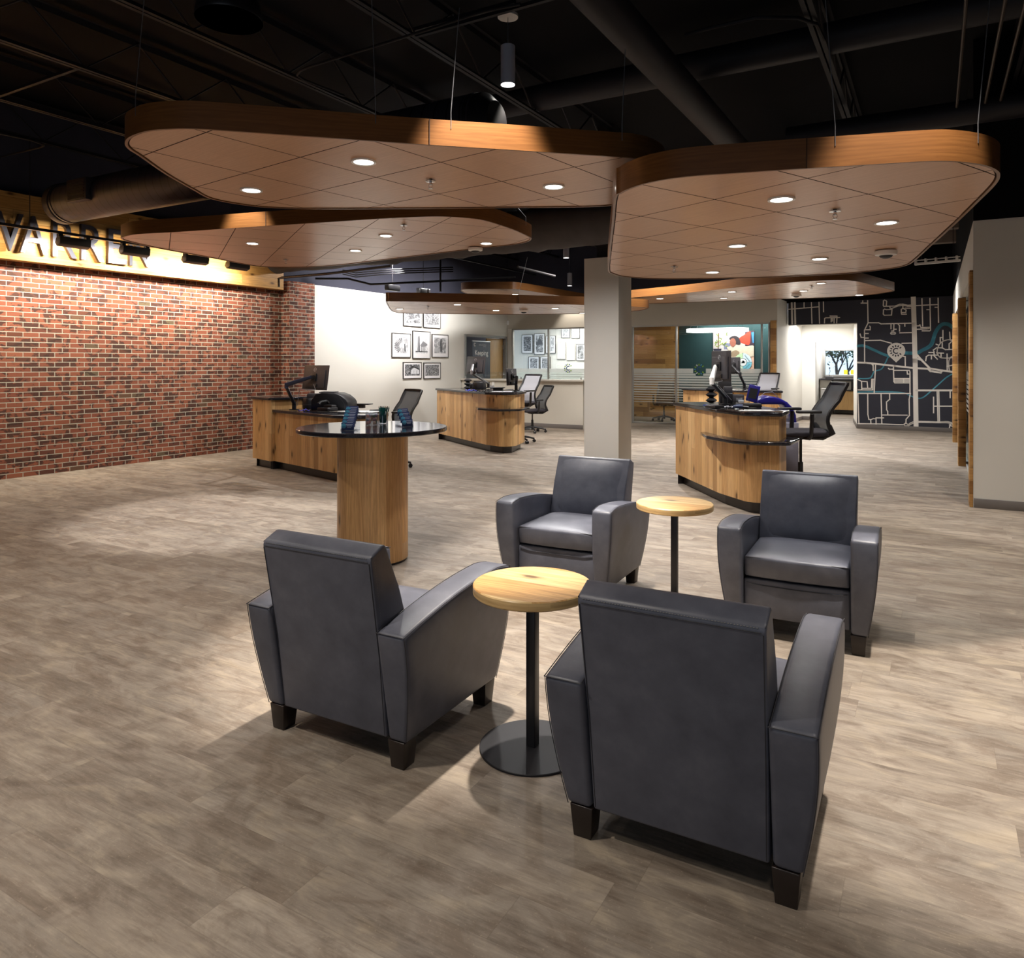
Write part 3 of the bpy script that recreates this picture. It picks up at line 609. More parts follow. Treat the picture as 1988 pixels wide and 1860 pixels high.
cloud(c2, 2.505, 'large wooden ceiling cloud overhead at the right, above the armchairs', -A2, (1.1587, 4.3364), [(1517, 388), (1721, 433), (1431, 478), (1591, 503), (1383, 529)],
      cab(1611, 262, 1600, -30, 1905, 256, 1925, 20), [(1566, 326.7)])
p3 = G(709, 443.6, 2.96)
cloud(c3, 2.96, 'wooden ceiling cloud hanging before the brick wall, behind the largest left cloud', A3, (p3.x, p3.y), [(490, 473), (749, 458), (690, 487), (944, 473)], cab(985, 433, 984, 405), [(505, 439)])
cloud(c4, 2.59, 'wooden ceiling cloud over the middle desk, in front of the framed pictures', R(-20), (0.2, 13.2), [(776, 600), (888, 591.5), (963, 603), (1078, 599), (1131, 608)], cab(1024, 571, 1024, 531), [(1007, 589.3)], power=130)
cloud(c5, 2.83, 'long wooden ceiling cloud at the back right before the dark map wall', A3, (4.0, 14.0), [(1281, 580), (1421, 566.7), (1405, 579), (1560, 565), (1594, 550), (1668, 573)], (), (), power=150)
cloud(c6, 3.10, 'smallest wooden ceiling cloud seen above and behind the middle one', R(-20), (0.2, 15.2), [(1000, 572)], (), (), power=60)
# sprinklers and dome devices under the clouds
def sprinkler(px, py, z, label):
    p = G(px, py, z); r = thing('sprinkler_head', label, 'sprinkler', (p.x, p.y, z - 0.03), 0, 'sprinkler heads')
    MB().lathe([(0.036, 0.028), (0.036, 0.024), (0.012, 0.022)], 20).build('escutcheon', CHROME, r)
    b = MB().lathe([(0.009, 0.024), (0.009, 0.008), (0.013, 0.006), (0.013, 0.002), (0.005, 0.0)], 12)
    b.tube([(-.011, 0, .008), (-.014, 0, -.008), (0, 0, -.022)], .0025, 6); b.tube([(.011, 0, .008), (.014, 0, -.008), (0, 0, -.022)], .0025, 6); b.build('frame_arm', CHROME, r)
    MB().lathe([(0.017, -0.022), (0.017, -0.025)], 14).build('deflector', CHROME, r)
    MB().tube([(0, 0, .024), (0, 0, .35)], .012, 8).build('drop_pipe', STEEL, r)
sprinkler(836, 351, 2.80, 'sprinkler head under the nearest left ceiling cloud'); sprinkler(1621, 409, 2.505, 'near sprinkler head under the right ceiling cloud'); sprinkler(1309, 517.5, 2.505, 'sprinkler head at the far left corner of the right ceiling cloud')
sprinkler(784, 437, 2.96, 'sprinkler head at the middle of the cloud before the brick wall'); sprinkler(555, 504, 2.96, 'sprinkler head at the far left edge of the cloud before the brick wall'); sprinkler(831, 595, 2.59, 'sprinkler head under the middle cloud above the framed pictures'); sprinkler(1576, 556, 2.83, 'sprinkler head under the long back right ceiling cloud')
def dome(px, py, z, label):
    p = G(px, py, z); r = thing('dome_camera', label, 'camera', (p.x, p.y, z - 0.002), 0, 'dome cameras')
    MB().lathe([(0.088, 0.0), (0.09, -0.012), (0.086, -0.034), (0.058, -0.04)], 28).build('housing', WHITE, r); MB().lathe([(0.056, -0.038), (0.046, -0.054), (0.024, -0.063), (0.0, -0.066)], 24).build('dome', BLACK, r)
dome(1720, 487, 2.505, 'white dome camera under the large right ceiling cloud'); dome(923, 481, 2.96, 'white dome camera at the right tip of the cloud before the brick wall'); dome(1017, 602, 2.59, 'white dome camera under the middle ceiling cloud'); dome(1546, 571, 2.83, 'white dome camera under the long back right cloud')
# ---------------------------------------------------------------- armchairs
def make_armchair(label):
    root = thing('armchair', label, 'armchair', (0, 0, 0), 0, 'grey leather armchairs')
    n, mz = 14, 8
    def ztop(f):   # arm top along the depth 0 rear .. 1 front
        return 0.538 + 0.125 * f - 0.028 * f * f + 0.018 * math.sin(math.pi * f) - 0.02 * max(0, f - .88) / .12
    def prof(t, f):
        yr = -0.335 - 0.075 * t; yf = 0.335 + 0.045 * math.sin(min(1, t) * math.pi * 0.62); y = yr + (yf - yr) * f
        return y, 0.105 + t * (ztop(f) - 0.105)
    def xo(t): return 0.362 + 0.048 * math.sin(min(1.0, t * 1.02) * math.pi * 0.56)
    XI = 0.277
    for s in (-1, 1):
        a = MB(); O = []; I = []
        for j in range(mz + 1):
            t = j / mz; O.append([(s * xo(t), *prof(t, i / n)) for i in range(n + 1)]); I.append([(s * XI, *prof(t, i / n)) for i in range(n + 1)])
        a.grid(O, flip=s > 0); a.grid(I, flip=s < 0)
        for q in (0, mz): a.grid([O[q], I[q]], flip=(s > 0) == (q == 0))
        for e in (0, n): a.grid([[r[e] for r in O], [r[e] for r in I]])
        arm = a.build('arm', LEATHER, root, bevel=0.018, seg=4, ang=40)
        arm['label'] = 'grey leather arm panel'
        p = MB(); off = 0.001
        p.tube([(s * (xo(1) - 0.002), y, z - 0.003) for y, z in (prof(1, i / n) for i in range(n + 1))], 0.0017, 6)
        p.tube([(s * (XI + .004), y, z - 0.003) for y, z in (prof(1, i / n) for i in range(n + 1))], 0.0017, 6)
        p.tube([(s * xo(1), prof(1, 0)[0] + .002, prof(1, 0)[1] - .003), (s * XI, prof(1, 0)[0] + .002, prof(1, 0)[1] - .003)], 0.0017, 6)
        p.tube([(s * (xo(j / mz) - 0.003), prof(j / mz, 0)[0] + .003, prof(j / mz, 0)[1]) for j in range(mz + 1)], 0.0014, 6)
        p.tube([(s * (xo(j / mz) - 0.003), prof(j / mz, 1)[0] - .003, prof(j / mz, 1)[1]) for j in range(mz + 1)], 0.0014, 6)
        p.build('piping', SEAMD, arm)
    # backrest: leaning block, rear face and puffed front
    prof_b = [(-0.335, 0.11), (-0.372, 0.42), (-0.440, 0.805), (-0.432, 0.822), (-0.366, 0.852), (-0.348, 0.846), (-0.262, 0.66), (-0.205, 0.50), (-0.165, 0.36), (-0.165, 0.11)]
    b = MB(); N = len(prof_b)
    def bx(z): return 0.268 + 0.012 * min(1, z / 0.8)
    Lf = b.add([(-bx(z), y, z) for y, z in prof_b]); Rf = b.add([(bx(z), y, z) for y, z in prof_b])
    for k in range(N): l = (k + 1) % N; b.face((Lf + k, Lf + l, Rf + l, Rf + k))
    b.face([Lf + k for k in range(N)]); b.face([Rf + N - 1 - k for k in range(N)])
    back = b.build('backrest', LEATHER, root, bevel=0.02, seg=4, ang=28)
    # front cushion face of the back, gently puffed
    P = []; nu, nv = 12, 12
    for j in range(nv + 1):
        v = j / nv; row = []
        for i in range(nu + 1):
            u = i / nu * 2 - 1; puff = 0.034 * (1 - abs(u) ** 3) * (1 - abs(2 * v - 1) ** 4) + 0.004
            y0 = -0.20 + (-0.352 + 0.20) * v; z0 = 0.45 + (0.838 - 0.45) * v; row.append((u * 0.262 * (1 - 0.03 * (abs(2 * v - 1) ** 6)), y0 + puff * 0.93, z0 + puff * 0.37))
        P.append(row)
    fc = MB().grid(P, flip=True); rim = [P[0][i] for i in range(nu + 1)] + [P[j][nu] for j in range(1, nv + 1)] + [P[nv][i] for i in range(nu - 1, -1, -1)] + [P[j][0] for j in range(nv - 1, 0, -1)]
    Q = [(x * 0.99, y - 0.03, z - 0.012) for x, y, z in rim]; i0 = fc.add(rim); i1 = fc.add(Q); n2 = len(rim)
    for k in range(n2): l = (k + 1) % n2; fc.face((i0 + k, i0 + l, i1 + l, i1 + k))
    cu = fc.build('back_cushion', LEATHER, root); MB().tube(rim, 0.003, 6, closed=True).build('piping', SEAMD, cu)
    st = MB()
    for k in range(60):
        x = -0.262 + 0.524 * k / 60; st.tube([(x, -0.4385, 0.812), (x + 0.005, -0.4385, 0.812)], 0.0013, 5)
    for s in (-1, 1):
        for k in range(34):
            z = 0.80 - 0.011 * k; y = -0.440 + (0.805 - z) * 0.175; st.tube([(s * (bx(z) - 0.001), y + 0.024, z), (s * (bx(z) - 0.001), y + 0.0235, z - .005)], 0.0012, 5)
    st.build('stitching', SEAM, back)
    sm = MB(); sm.tube([(-0.266, -0.4405, 0.8), (0.266, -0.4405, 0.8)], 0.0014, 6)
    for s in (-1, 1): sm.tube([(s * (bx(.8) - .008), -0.4395, 0.795), (s * (bx(.42) - .008), -0.373, 0.42), (s * (bx(.1) - .008), -0.336, 0.12)], 0.0014, 6)
    for s in (-1, 1): sm.tube([(s * (bx(.8) - .003), -0.436, 0.815), (s * (bx(.8) - .003), -0.364, 0.848), (s * (bx(.66) - .003), -0.27, 0.67)], 0.0014, 6)
    sm.build('piping', SEAMD, back)
    # seat cushion
    P = []; Qb = []; nu, nv = 12, 12
    for j in range(nv + 1):
        v = j / nv; rt = []; rb = []
        for i in range(nu + 1):
            u = i / nu * 2 - 1; e = (1 - abs(u) ** 4) * (1 - abs(2 * v - 1) ** 5); x = u * 0.272; y = -0.22 + 0.535 * v + 0.012 * (1 - u * u) * (v > .99)
            rt.append((x, y, 0.452 + 0.026 * e)); rb.append((x, y - 0.012 * (v > .9), 0.338 - 0.01 * e))
        P.append(rt); Qb.append(rb)
    sc_ = MB().grid(P).grid(Qb, flip=True)
    for rr in (0, nv): sc_.grid([P[rr], Qb[rr]])
    for ee in (0, nu): sc_.grid([[r[ee] for r in P], [r[ee] for r in Qb]])
    seat = sc_.build('seat_cushion', LEATHER, root, bevel=0.014, seg=3, ang=40)
    MB().tube([(u * 0.268, 0.314, 0.449) for u in (-1, -.5, 0, .5, 1)], 0.0028, 6).build('piping', SEAMD, seat)
    # base box and front panel
    MB().box(-0.276, -0.30, 0.115, 0.276, 0.30, 0.325).build('base_panel', LEATHER, root, bevel=0.012, seg=3)
    MB().tube([(-.26, .302, .305), (-.2, .303, .296), (0, .303, .293), (.2, .303, .296), (.26, .302, .305)], .002, 6).build('seam', SEAMD, root)
    for x, y in ((-1, -1), (1, -1), (-1, 1), (1, 1)):
        MB().obox((x * 0.313, y * 0.292, 0.0535), (0.078, 0.085, 0.107), None, 0, 0.78).build('leg', DARKW, root, bevel=0.003)
    return root
ch = make_armchair('near grey leather armchair at front right, back turned to the camera')
ch.location = (0.630, 2.485, 0); ch.rotation_euler = (0, 0, R(-28.6))
dup(ch, (-0.584, 3.185, 0), R(-28.6), 'grey leather armchair at left, back turned, in front of the tall round table')
dup(ch, (0.372, 5.0, 0), R(180 - 27.6), 'grey leather armchair facing the camera in front of the white column')
dup(ch, (1.645, 4.245, 0), R(180 - 27.5), 'grey leather armchair facing the camera at right, in front of the desk with blue machine')
# ---------------------------------------------------------------- side tables
def make_side_table(label):
    root = thing('side_table', label, 'side table', (0, 0, 0), 0, 'round oak side tables')
    MB().lathe([(0.2, 0.617), (0.233, 0.618), (0.2385, 0.623), (0.2385, 0.652), (0.235, 0.656), (0.0, 0.656)], 64).build('tabletop', OAKTOP, root)
    MB().lathe([(0.0, 0.6165), (0.21, 0.6165)], 40).build('underside', OAKEDGE, root)
    m = MB().box(-.0195, -.0195, .008, .0195, .0195, .6165); m.build('pole', BLACKM, root, bevel=.002)
    MB().lathe([(0.212, 0.0), (0.2125, 0.007), (0.21, 0.009), (0.0, 0.009)], 64).build('base_plate', PLATE, root)
    return root
t1 = make_side_table('round oak side table between the two armchairs with backs turned'); t1.location = (0.0494, 2.904, 0); t1.rotation_euler = (0, 0, R(-30))
dup(t1, (0.973, 4.585, 0), R(-27), 'round oak side table between the two armchairs facing the camera')
# ---------------------------------------------------------------- reception desks
def desk(label, top, body_in=0.035, z1=1.0, th=0.04, ledge=None, upper=None, rad=0.22, name='reception_desk'):
    cx = sum(p[0] for p in top) / len(top); cy = sum(p[1] for p in top) / len(top)
    root = thing(name, label, 'desk', (cx, cy, 0), 0, 'reception desks')
    T = fillet([(x - cx, y - cy) for x, y in ccw(top)], rad, 8)
    B = inset_poly(T, body_in); K_ = inset_poly(T, body_in + 0.075)
    if upper:
        U = ccw([(x - cx, y - cy) for x, y in upper[0]]); UB = inset_poly(fillet(U, 0.06, 4), 0.03)
        MB().prism(UB, 0.12, upper[1] - 0.035).build('raised_end', OAK, root); MB().prism(fillet(U, 0.06, 4), upper[1] - 0.035, upper[1]).build('raised_counter', STONE, root, bevel=0.004)
        MB().prism(inset_poly(UB, 0.07), 0, 0.12).build('toe_kick', TOE, root)
    MB().prism(B, 0.12, z1).build('body', OAK, root)
    MB().prism(K_, 0.0, 0.12).build('toe_kick', TOE, root)
    MB().prism(T, z1, z1 + th).build('counter', STONE, root, bevel=0.005)
    if ledge:
        MB().prism(fillet(ccw([(x - cx, y - cy) for x, y in ledge[0]]), ledge[2], 6), ledge[1] - 0.032, ledge[1]).build('transaction_ledge', STONE, root, bevel=0.004)
    return root
CA = [(-3.70, 10.66), (-2.42, 9.38), (-2.02, 9.20), (-1.74, 9.42), (-1.78, 9.86), (-3.2, 11.16)]
desk('left oak desk with two counter heights, beside the brick wall', CA, z1=0.83, rad=[0.02, .2, .2, .2, .15, .05], upper=([(-4.09, 10.98), (-3.62, 10.5), (-3.12, 11.02), (-3.6, 11.55)], 1.04))
CB = [(-1.744, 14.88), (-.62, 12.70), (-.30, 12.33), (-.05, 12.5), (.12, 13.2), (-.2, 13.75), (-1.1, 15.2)]
desk('middle oak desk with black ledge, in front of the framed pictures', CB, rad=[.03, .3, .2, .2, .1, .1, .03], ledge=([(-.83, 13.28), (-.74, 12.66), (-.36, 12.2), (.02, 12.36), (.2, 12.95), (-.1, 13.0), (-.5, 13.0)], .765, .1))
CCp = [(1.97, 9.41), (2.14, 7.95), (2.30, 7.38), (2.64, 7.32), (2.88, 7.77), (2.74, 9.5)]
desk('right oak desk with black ledge and blue machine, nearest of the desks', CCp, rad=[.03, .25, .2, .04, .04, .03], ledge=([(2.06, 8.36), (2.02, 7.9), (2.16, 7.4), (2.29, 7.25), (2.67, 7.2), (2.95, 7.66), (2.8, 7.95), (2.3, 7.95), (2.2, 8.36)], .752, .08))
CD = [(3.29, 14.9), (3.98, 13.7), (4.3, 13.42), (4.8, 13.3), (4.98, 13.75), (4.1, 15.35)]
desk('farthest oak desk, partly hidden behind the right desk before the glazed office', CD, rad=[.03, .2, .15, .05, .05, .03])

# ---------------------------------------------------------------- task chairs
def make_task_chair(label, sz=0.5, mesh=MESHD, ring=False):
    """faces +y; sz = seat height"""
    r = thing('task_chair', label, 'office chair', (0, 0, 0), 0, 'mesh task chairs')
    b = MB()
    for k in range(5):
        a = R(90 + 72 * k); ca, sa = math.cos(a), math.sin(a)
        b.tube([(0.02 * ca, 0.02 * sa, .125), (0.15 * ca, .15 * sa, .11), (0.30 * ca, 0.30 * sa, .075)], [.026, .022, .016], 8)
    b.lathe([(.035, .06), (.04, .14), (.03, .17)], 14); b.build('star_base', BLACK, r)
    for k in range(5):
        a = R(90 + 72 * k); x, y = .30 * math.cos(a), .30 * math.sin(a)
        w = MB()
        for s in (-1, 1): w.lathe([(.012, -.011), (.029, -.011), (.031, 0), (.029, .011), (.012, .011)], 14, (x + s * .016 * math.sin(a), y - s * .016 * math.cos(a), .031), 0, Matrix.Rotation(a, 3, 'Z') @ Matrix.Rotation(R(90), 3, 'X'))
        w.tube([(x, y, .03), (x, y, .085)], .009, 8); w.build('caster', BLACK, r)
    MB().tube([(0, 0, .14), (0, 0, sz * .55)], .027, 12).build('gas_lift_sleeve', BLACK, r); MB().tube([(0, 0, sz * .5), (0, 0, sz - .09)], .016, 12).build('gas_lift', BLACKM, r)
    if ring:
        z = 0.27; g = MB().tube([(.23 * math.cos(2 * math.pi * k / 28), .23 * math.sin(2 * math.pi * k / 28), z) for k in range(28)], .013, 8, closed=True)
        for k in range(4): a = R(45 + 90 * k); g.tube([(.03 * math.cos(a), .03 * math.sin(a), z + .02), (.23 * math.cos(a), .23 * math.sin(a), z)], .01, 6)
        g.build('foot_ring', BLACK, r)
    MB().obox((0, -.02, sz - .075), (.22, .26, .06), None, 0, .7).build('mechanism', BLACK, r, bevel=.012)
    P = []; n = 10
    for j in range(n + 1):
        v = j / n * 2 - 1; P.append([(u * .245 * (1 - .10 * v * v * (v > 0) - .06 * abs(v) ** 5), v * .245 * (1 - .05 * u * u), sz + .012 * (1 - u * u) - .03 * max(0, v - .5) ** 1.5 * 2 - .012 * abs(u) ** 4) for u in [i / n * 2 - 1 for i in range(n + 1)]])
    q = MB().grid(P); Q = [[(x * .95, y * .95, sz - .065) for x, y, z in row] for row in P]; q.grid(Q, flip=True)
    for e in (0, n): q.grid([P[e], Q[e]]); q.grid([[w[e] for w in P], [w[e] for w in Q]])
    q.build('seat', SEATF, r, bevel=.014, seg=2, ang=45)
    # back: curved mesh in a frame
    def bp(u, t):   # t 0 bottom .. 1 top
        y = -.245 + .055 * math.sin(min(1, t * 1.5) * math.pi) - .03 * t - .21 * max(0, t - .2) ** 1.5 - .03 * (1 - abs(u) ** 2)
        w = .225 * (1 - .10 * t) ; return (u * w, y, sz - .02 + .53 * t)
    M_ = [[bp(i / 8 * 2 - 1, j / 12) for i in range(9)] for j in range(13)]
    back = MB().grid(M_).build('mesh_back', mesh, r, recalc=False)
    ring_p = [bp(-1, j / 12) for j in range(13)] + [bp(i / 8 * 2 - 1, 1) for i in range(1, 8)] + [bp(1, 1 - j / 12) for j in range(13)] + [bp(1 - i / 8 * 2, 0) for i in range(1, 8)]
    MB().tube([(x, y - .006, z) for x, y, z in ring_p], .017, 8, closed=True, flat=1.5).build('back_frame', BLACK, r)
    s = MB()
    for x in (-1, 1): s.tube([(x * .205, -.24, sz + .06), (x * .18, -.29, sz - .02), (x * .11, -.2, sz - .085), (x * .05, -.06, sz - .085)], [.02, .024, .024, .02], 8)
    s.build('back_bracket', BLACK, r)
    for x in (-1, 1):
        a = MB(); a.tube([(x * .12, .0, sz - .08), (x * .265, .0, sz - .07), (x * .285, -.005, sz - .02), (x * .287, -.015, sz + .19)], [.018, .02, .022, .02], 8, flat=1.3); arm = a.build('arm_post', BLACK, r)
        MB().obox((x * .282, .02, sz + .215), (.085, .26, .032)).build('arm_pad', BLACK, arm, bevel=.013, seg=3)
    return r
def chair(x, y, rz, label, sz, mesh, ring):
    c = make_task_chair(label, sz, mesh, ring); c.location = (x, y, 0); c.rotation_euler = (0, 0, R(rz)); return c
chair(3.13, 8.12, 90, 'black mesh task chair at the right desk, seen from the side', .80, MESHM, True)
chair(-1.92, 10.72, 135, 'black mesh task chair behind the left desk', .62, MESHM, False)
chair(-.02, 14.2, 138, 'pale grey mesh stool chair with foot ring at the middle desk', .80, MESHL, True)
chair(.27, 16.3, 118, 'dark mesh task chair behind the middle desk, against the low counter wall', .52, MESHM, False)
chair(4.95, 14.9, 140, 'pale grey mesh chair at the farthest desk before the glazed office', .82, MESHL, True)
pO = FB.w(FB.at(1289, 700, -1.0)[0], 0, -1.0); chair(pO.x, pO.y, 160, 'dark mesh office chair behind the frosted stripes of the glazed office', .5, MESHD, False)

# ---------------------------------------------------------------- equipment on the desks
def monitor(c, rz, tilt, label, foot, elbow, armmat, w=.54, h=.335):
    """back of the screen faces local -y; c centre, foot and elbow in world"""
    r = thing('computer_monitor', label, 'monitor', (foot[0], foot[1], foot[2]), 0, 'monitors on the desks')
    M3 = Matrix.Rotation(rz, 3, 'Z') @ Matrix.Rotation(tilt, 3, 'X'); c = Vector(c) - Vector(foot)
    p = MB().obox((0, 0, 0), (w, .012, h)).obox((0, -.014, -.02), (w * .82, .018, h * .72)); p.xf(Matrix.Translation(c) @ M3.to_4x4()); pn = p.build('screen_housing', GREYP, r, bevel=.004)
    s = MB().obox((0, .0065, .004), (w - .012, .002, h - .026)); s.xf(Matrix.Translation(c) @ M3.to_4x4()); s.build('display', plain('display_black', srgb(16, 17, 20), .15), r)
    v = MB().obox((0, -.034, .0), (.105, .02, .105)).obox((0, -.05, 0), (.05, .04, .05)).obox((-.02, -.03, -.115), (.2, .02, .05)); v.xf(Matrix.Translation(c) @ M3.to_4x4()); v.build('mount_plate', BLACK, r, bevel=.003)
    lg = MB().tube([(.024 * math.cos(2 * math.pi * k / 20), -.0245, .105 + .024 * math.sin(2 * math.pi * k / 20)) for k in range(20)], .003, 6, closed=True); lg.xf(Matrix.Translation(c) @ M3.to_4x4()); lg.build('logo_ring', SILVER, r)
    tx = text_obj('logo_text', 'DELL', .017, SILVER, r, c + M3 @ Vector((0, -.0246, .105)), (M3 @ Matrix.Rotation(R(90), 3, 'X')).to_euler())
    e = Vector(elbow) - Vector(foot); a = M3 @ Vector((0, -.07, 0)) + c
    MB().tube([a, e], [.02, .03], 10, flat=1.2).tube([e + Vector((0, 0, .03)), e - Vector((0, 0, .05))], .026, 10).build('upper_arm', armmat, r)
    MB().tube([e - Vector((0, 0, .03)), (0, 0, .09)], [.024, .024], 10, flat=1.1).tube([(0, 0, 0), (0, 0, .12)], .03, 12).obox((0, 0, .006), (.11, .11, .012)).build('lower_arm', BLACKM, r)
    ca = MB(); b = M3 @ Vector((.03, -.04, -.1)) + c; ca.tube([b, b + Vector((.03, -.03, -.07)), (e + b) * .5 + Vector((0, -.02, -.06)), Vector((.06, -.05, .06))], .004, 6); ca.build('cable', CABLEG, r)
    return r
NAVYM = plain('slate_blue_metal', srgb(46, 56, 84), .4, .2)
zA = 0.872
monitor(VY(613, 733, 9.85), R(-38), R(-8), 'dark monitor on a blue arm on the left desk', (*G(571, 796, zA).xy, zA), VY(556, 747, 9.95), NAVYM)
zB = 1.042
monitor(VY(924, 709, 13.95), R(-42), R(-7), 'monitor on a silver arm on the middle desk, before the banner', (*G(948, 753, zB).xy, zB), VY(916, 722, 13.75), SILVER, .5, .34)
monitor(VY(993, 732, 13.55), R(62), R(-4), 'second monitor of the middle desk, turned edge on beside the pale chair', (*G(1002, 758, zB).xy, zB), VY(1003, 733, 13.4), BLACKM, .4, .31)
monitor(VY(1400, 711, 8.55), R(-80), R(0), 'large dark monitor on a white arm on the right desk', (*G(1408, 786, zB).xy, zB), VY(1382, 738, 8.35), WHITE, .5, .36)
monitor(VY(1427, 710, 14.3), R(-72), R(0), 'dark monitor on the farthest desk before the wall poster', (*G(1445, 755, zB).xy, zB), VY(1437, 726, 14.0), BLACKM, .34, .33)
def device(name, label, cat, c, rz, parts, group=None):
    r = thing(name, label, cat, c, rz, group)
    for pn, mat, fn, bv in parts: m = MB(); fn(m); m.build(pn, mat, r, bevel=bv)
    return r
# left desk
g = G(652, 792, zA)
def f(m): m.prism([(-.20, -.2), (.24, -.2), (.24, .2), (-.20, .2)], 0, .11); 
pp = [(604, 790), (604, 771), (613, 758), (624, 756), (650, 756.5), (662, 761), (672, 769), (675.5, 775), (676, 790)]
dp = thing('desk_printer', 'bulky black printer with sloped lid on the left desk', 'printer', (g.x, 10.3, zA))
P0 = [VY(x, y, 10.3) - Vector((g.x, 10.3, zA)) for x, y in pp]; zmin = min(p.z for p in P0); P0 = [Vector((p.x, 0, max(0.003, p.z - zmin + .003))) for p in P0]; n = len(P0)
hb = MB(); i0 = hb.add([p + Vector((0, -.02, 0)) for p in P0]); i1 = hb.add([p + Vector((.05, .36, 0)) for p in P0])
for k in range(n): l = (k + 1) % n; hb.face((i0 + k, i0 + l, i1 + l, i1 + k))
hb.face([i0 + n - 1 - k for k in range(n)]); hb.face([i1 + k for k in range(n)]); hb.build('body', BLACK, dp, bevel=.012, seg=2)
zt_ = max(p.z for p in P0); xa_, xb_ = P0[2].x, P0[4].x
MB().box(xa_ + .03, .05, zt_ - .002, xb_ - .02, .3, zt_ + .012).build('tray', GREYP, dp, bevel=.004); MB().tube([P0[5] + Vector((-.02, -.022, -.02)), P0[7] + Vector((-.05, -.022, -.01)), P0[8] + Vector((-.05, -.022, .02))], .003, 5).build('panel_seam', GREYP, dp)
g = G(598, 795, zA)
device('receipt_printer', 'round-fronted black receipt printer on the left desk under the monitor', 'printer', (g.x, g.y + .16, zA), 0, [
    ('body', BLACK, lambda m: m.lathe([(.12, 0), (.125, .02), (.125, .13), (.11, .16), (0, .165)], 28), 0), ('tower', GREYP, lambda m: m.obox((.03, .03, .19), (.16, .12, .07), None, 0, 1.2), .01), ('band', GREYP, lambda m: m.lathe([(.127, .06), (.127, .075)], 28), 0)])
g = G(640, 797, zA)
def phone(c, rz, label):
    device('desk_phone', label, 'telephone', c, rz, [('base', BLACK, lambda m: m.obox((0, 0, .03), (.2, .2, .05), None, 0, 1.0).obox((.02, .03, .07), (.15, .1, .04)), .008), ('handset', BLACK, lambda m: m.tube([(-.08, -.09, .1), (-.08, -.05, .13), (-.08, .06, .14), (-.08, .1, .11)], [.026, .018, .018, .026], 10), 0)], 'desk telephones')
phone((g.x + .02, g.y - .19, zA), R(-30), 'black telephone on the left desk in front of the printer')
def pad(c, w, d, label, rz=0, mat=PAPER, n='paper_sheet', cat='paper'):
    o = MB().box(-w / 2, -d / 2, 0, w / 2, d / 2, .004).build(n, mat); o.location = c; o.rotation_euler = (0, 0, rz); return tag(o, label, cat)
g = G(700, 799, zA); pad((g.x, g.y, zA), .55, .3, 'white paper mat lying at the right end of the left desk', R(-20))
g = G(668, 793, zA)
device('keyboard_tray', 'dark raised keyboard tray behind the printer on the left desk', 'keyboard', (g.x + .2, g.y + .02, zA + .005), R(-14), [('tray', BLACK, lambda m: m.obox((0, 0, .06), (.42, .16, .014)), .004), ('stand', GREYP, lambda m: m.obox((0, 0, .026), (.2, .1, .052)), .004)])
def cable(pts, r, mat, label, name='cable', group=None):
    P = [Vector(p) for p in pts]; S = []
    for i in range(len(P) - 1):
        a, b, c, d = P[max(0, i - 1)], P[i], P[i + 1], P[min(len(P) - 1, i + 2)]
        for j in range(6):
            t = j / 6; S.append(.5 * ((2 * b) + (c - a) * t + (2 * a - 5 * b + 4 * c - d) * t * t + (3 * b - a - 3 * c + d) * t ** 3))
    S.append(P[-1]); o = MB().tube(S, r, 6).build(name, mat); return tag(o, label, 'cable', group)
def tangle(px0, px1, py, z, label, mat, r=.004, seed=1):
    q = random.Random(seed); pts = []
    for k in range(12):
        x = px0 + (px1 - px0) * (k / 11 + q.uniform(-.12, .12)); p = G(x, py + q.uniform(-1.6, 1.6), z); pts.append((p.x, p.y, z + r + q.uniform(0, .012)))
    return cable(pts, r, mat, label)
tangle(580, 600, 797.5, zA, 'bright blue cable coiled at the front of the left desk', CABLEB, .005, 3)
# middle desk
g = G(930, 756.5, zB)
device('check_scanner', 'black boxy check scanner on the middle desk under the monitor', 'scanner', (g.x, g.y + .1, zB), R(-20), [('body', BLACK, lambda m: m.obox((0, 0, .07), (.22, .16, .14), None, 0, 1.05), .01), ('lid', GREYP, lambda m: m.obox((0, .0, .15), (.2, .1, .03)), .008), ('feeder', BLACK, lambda m: m.obox((-.14, 0, .06), (.08, .14, .1), None, 0, .8), .008)])
def folded(c, rz, label):
    m = MB(); z = 0
    for k in range(3): m.lathe([(.03, z), (.085, z + .035), (.03, z + .07)], 4, (0, 0, 0)); z += .07
    r = thing('folding_card_holder', label, 'card holder', c, rz, 'zigzag card holders'); m.build('body', BLACK, r, flat=True); return r
g = G(908, 756, zB); folded((g.x, g.y + .06, zB), R(20), 'black zigzag card holder on the middle desk, left of the scanner')
tangle(903, 923, 758.8, zB, 'bright blue cable on the middle desk', CABLEB, .006, 5); tangle(928, 950, 760.5, zB, 'black cable loops on the middle desk', BLACK, .006, 8)
g = G(955, 756, zB)
device('card_box', 'small clear box on the middle desk at the arm foot', 'box', (g.x, g.y + .05, zB), 0, [('box', ACRYL, lambda m: m.obox((0, 0, .04), (.08, .06, .08)), .003), ('cards', PAPER, lambda m: m.obox((0, 0, .03), (.066, .045, .05)), 0)])
g = G(977, 757, zB); device('desk_phone', 'flat dark keypad tray at the right of the middle desk', 'telephone', (-.44, 13.55, zB), R(-10), [('base', BLACK, lambda m: m.obox((0, 0, .05), (.3, .13, .014)).obox((.03, 0, .022), (.18, .1, .044)), .005)])
g = G(980, 760.5, zB); pad((g.x - .05, g.y, zB), .36, .16, 'pale card lying on the front edge of the middle desk', R(-4))
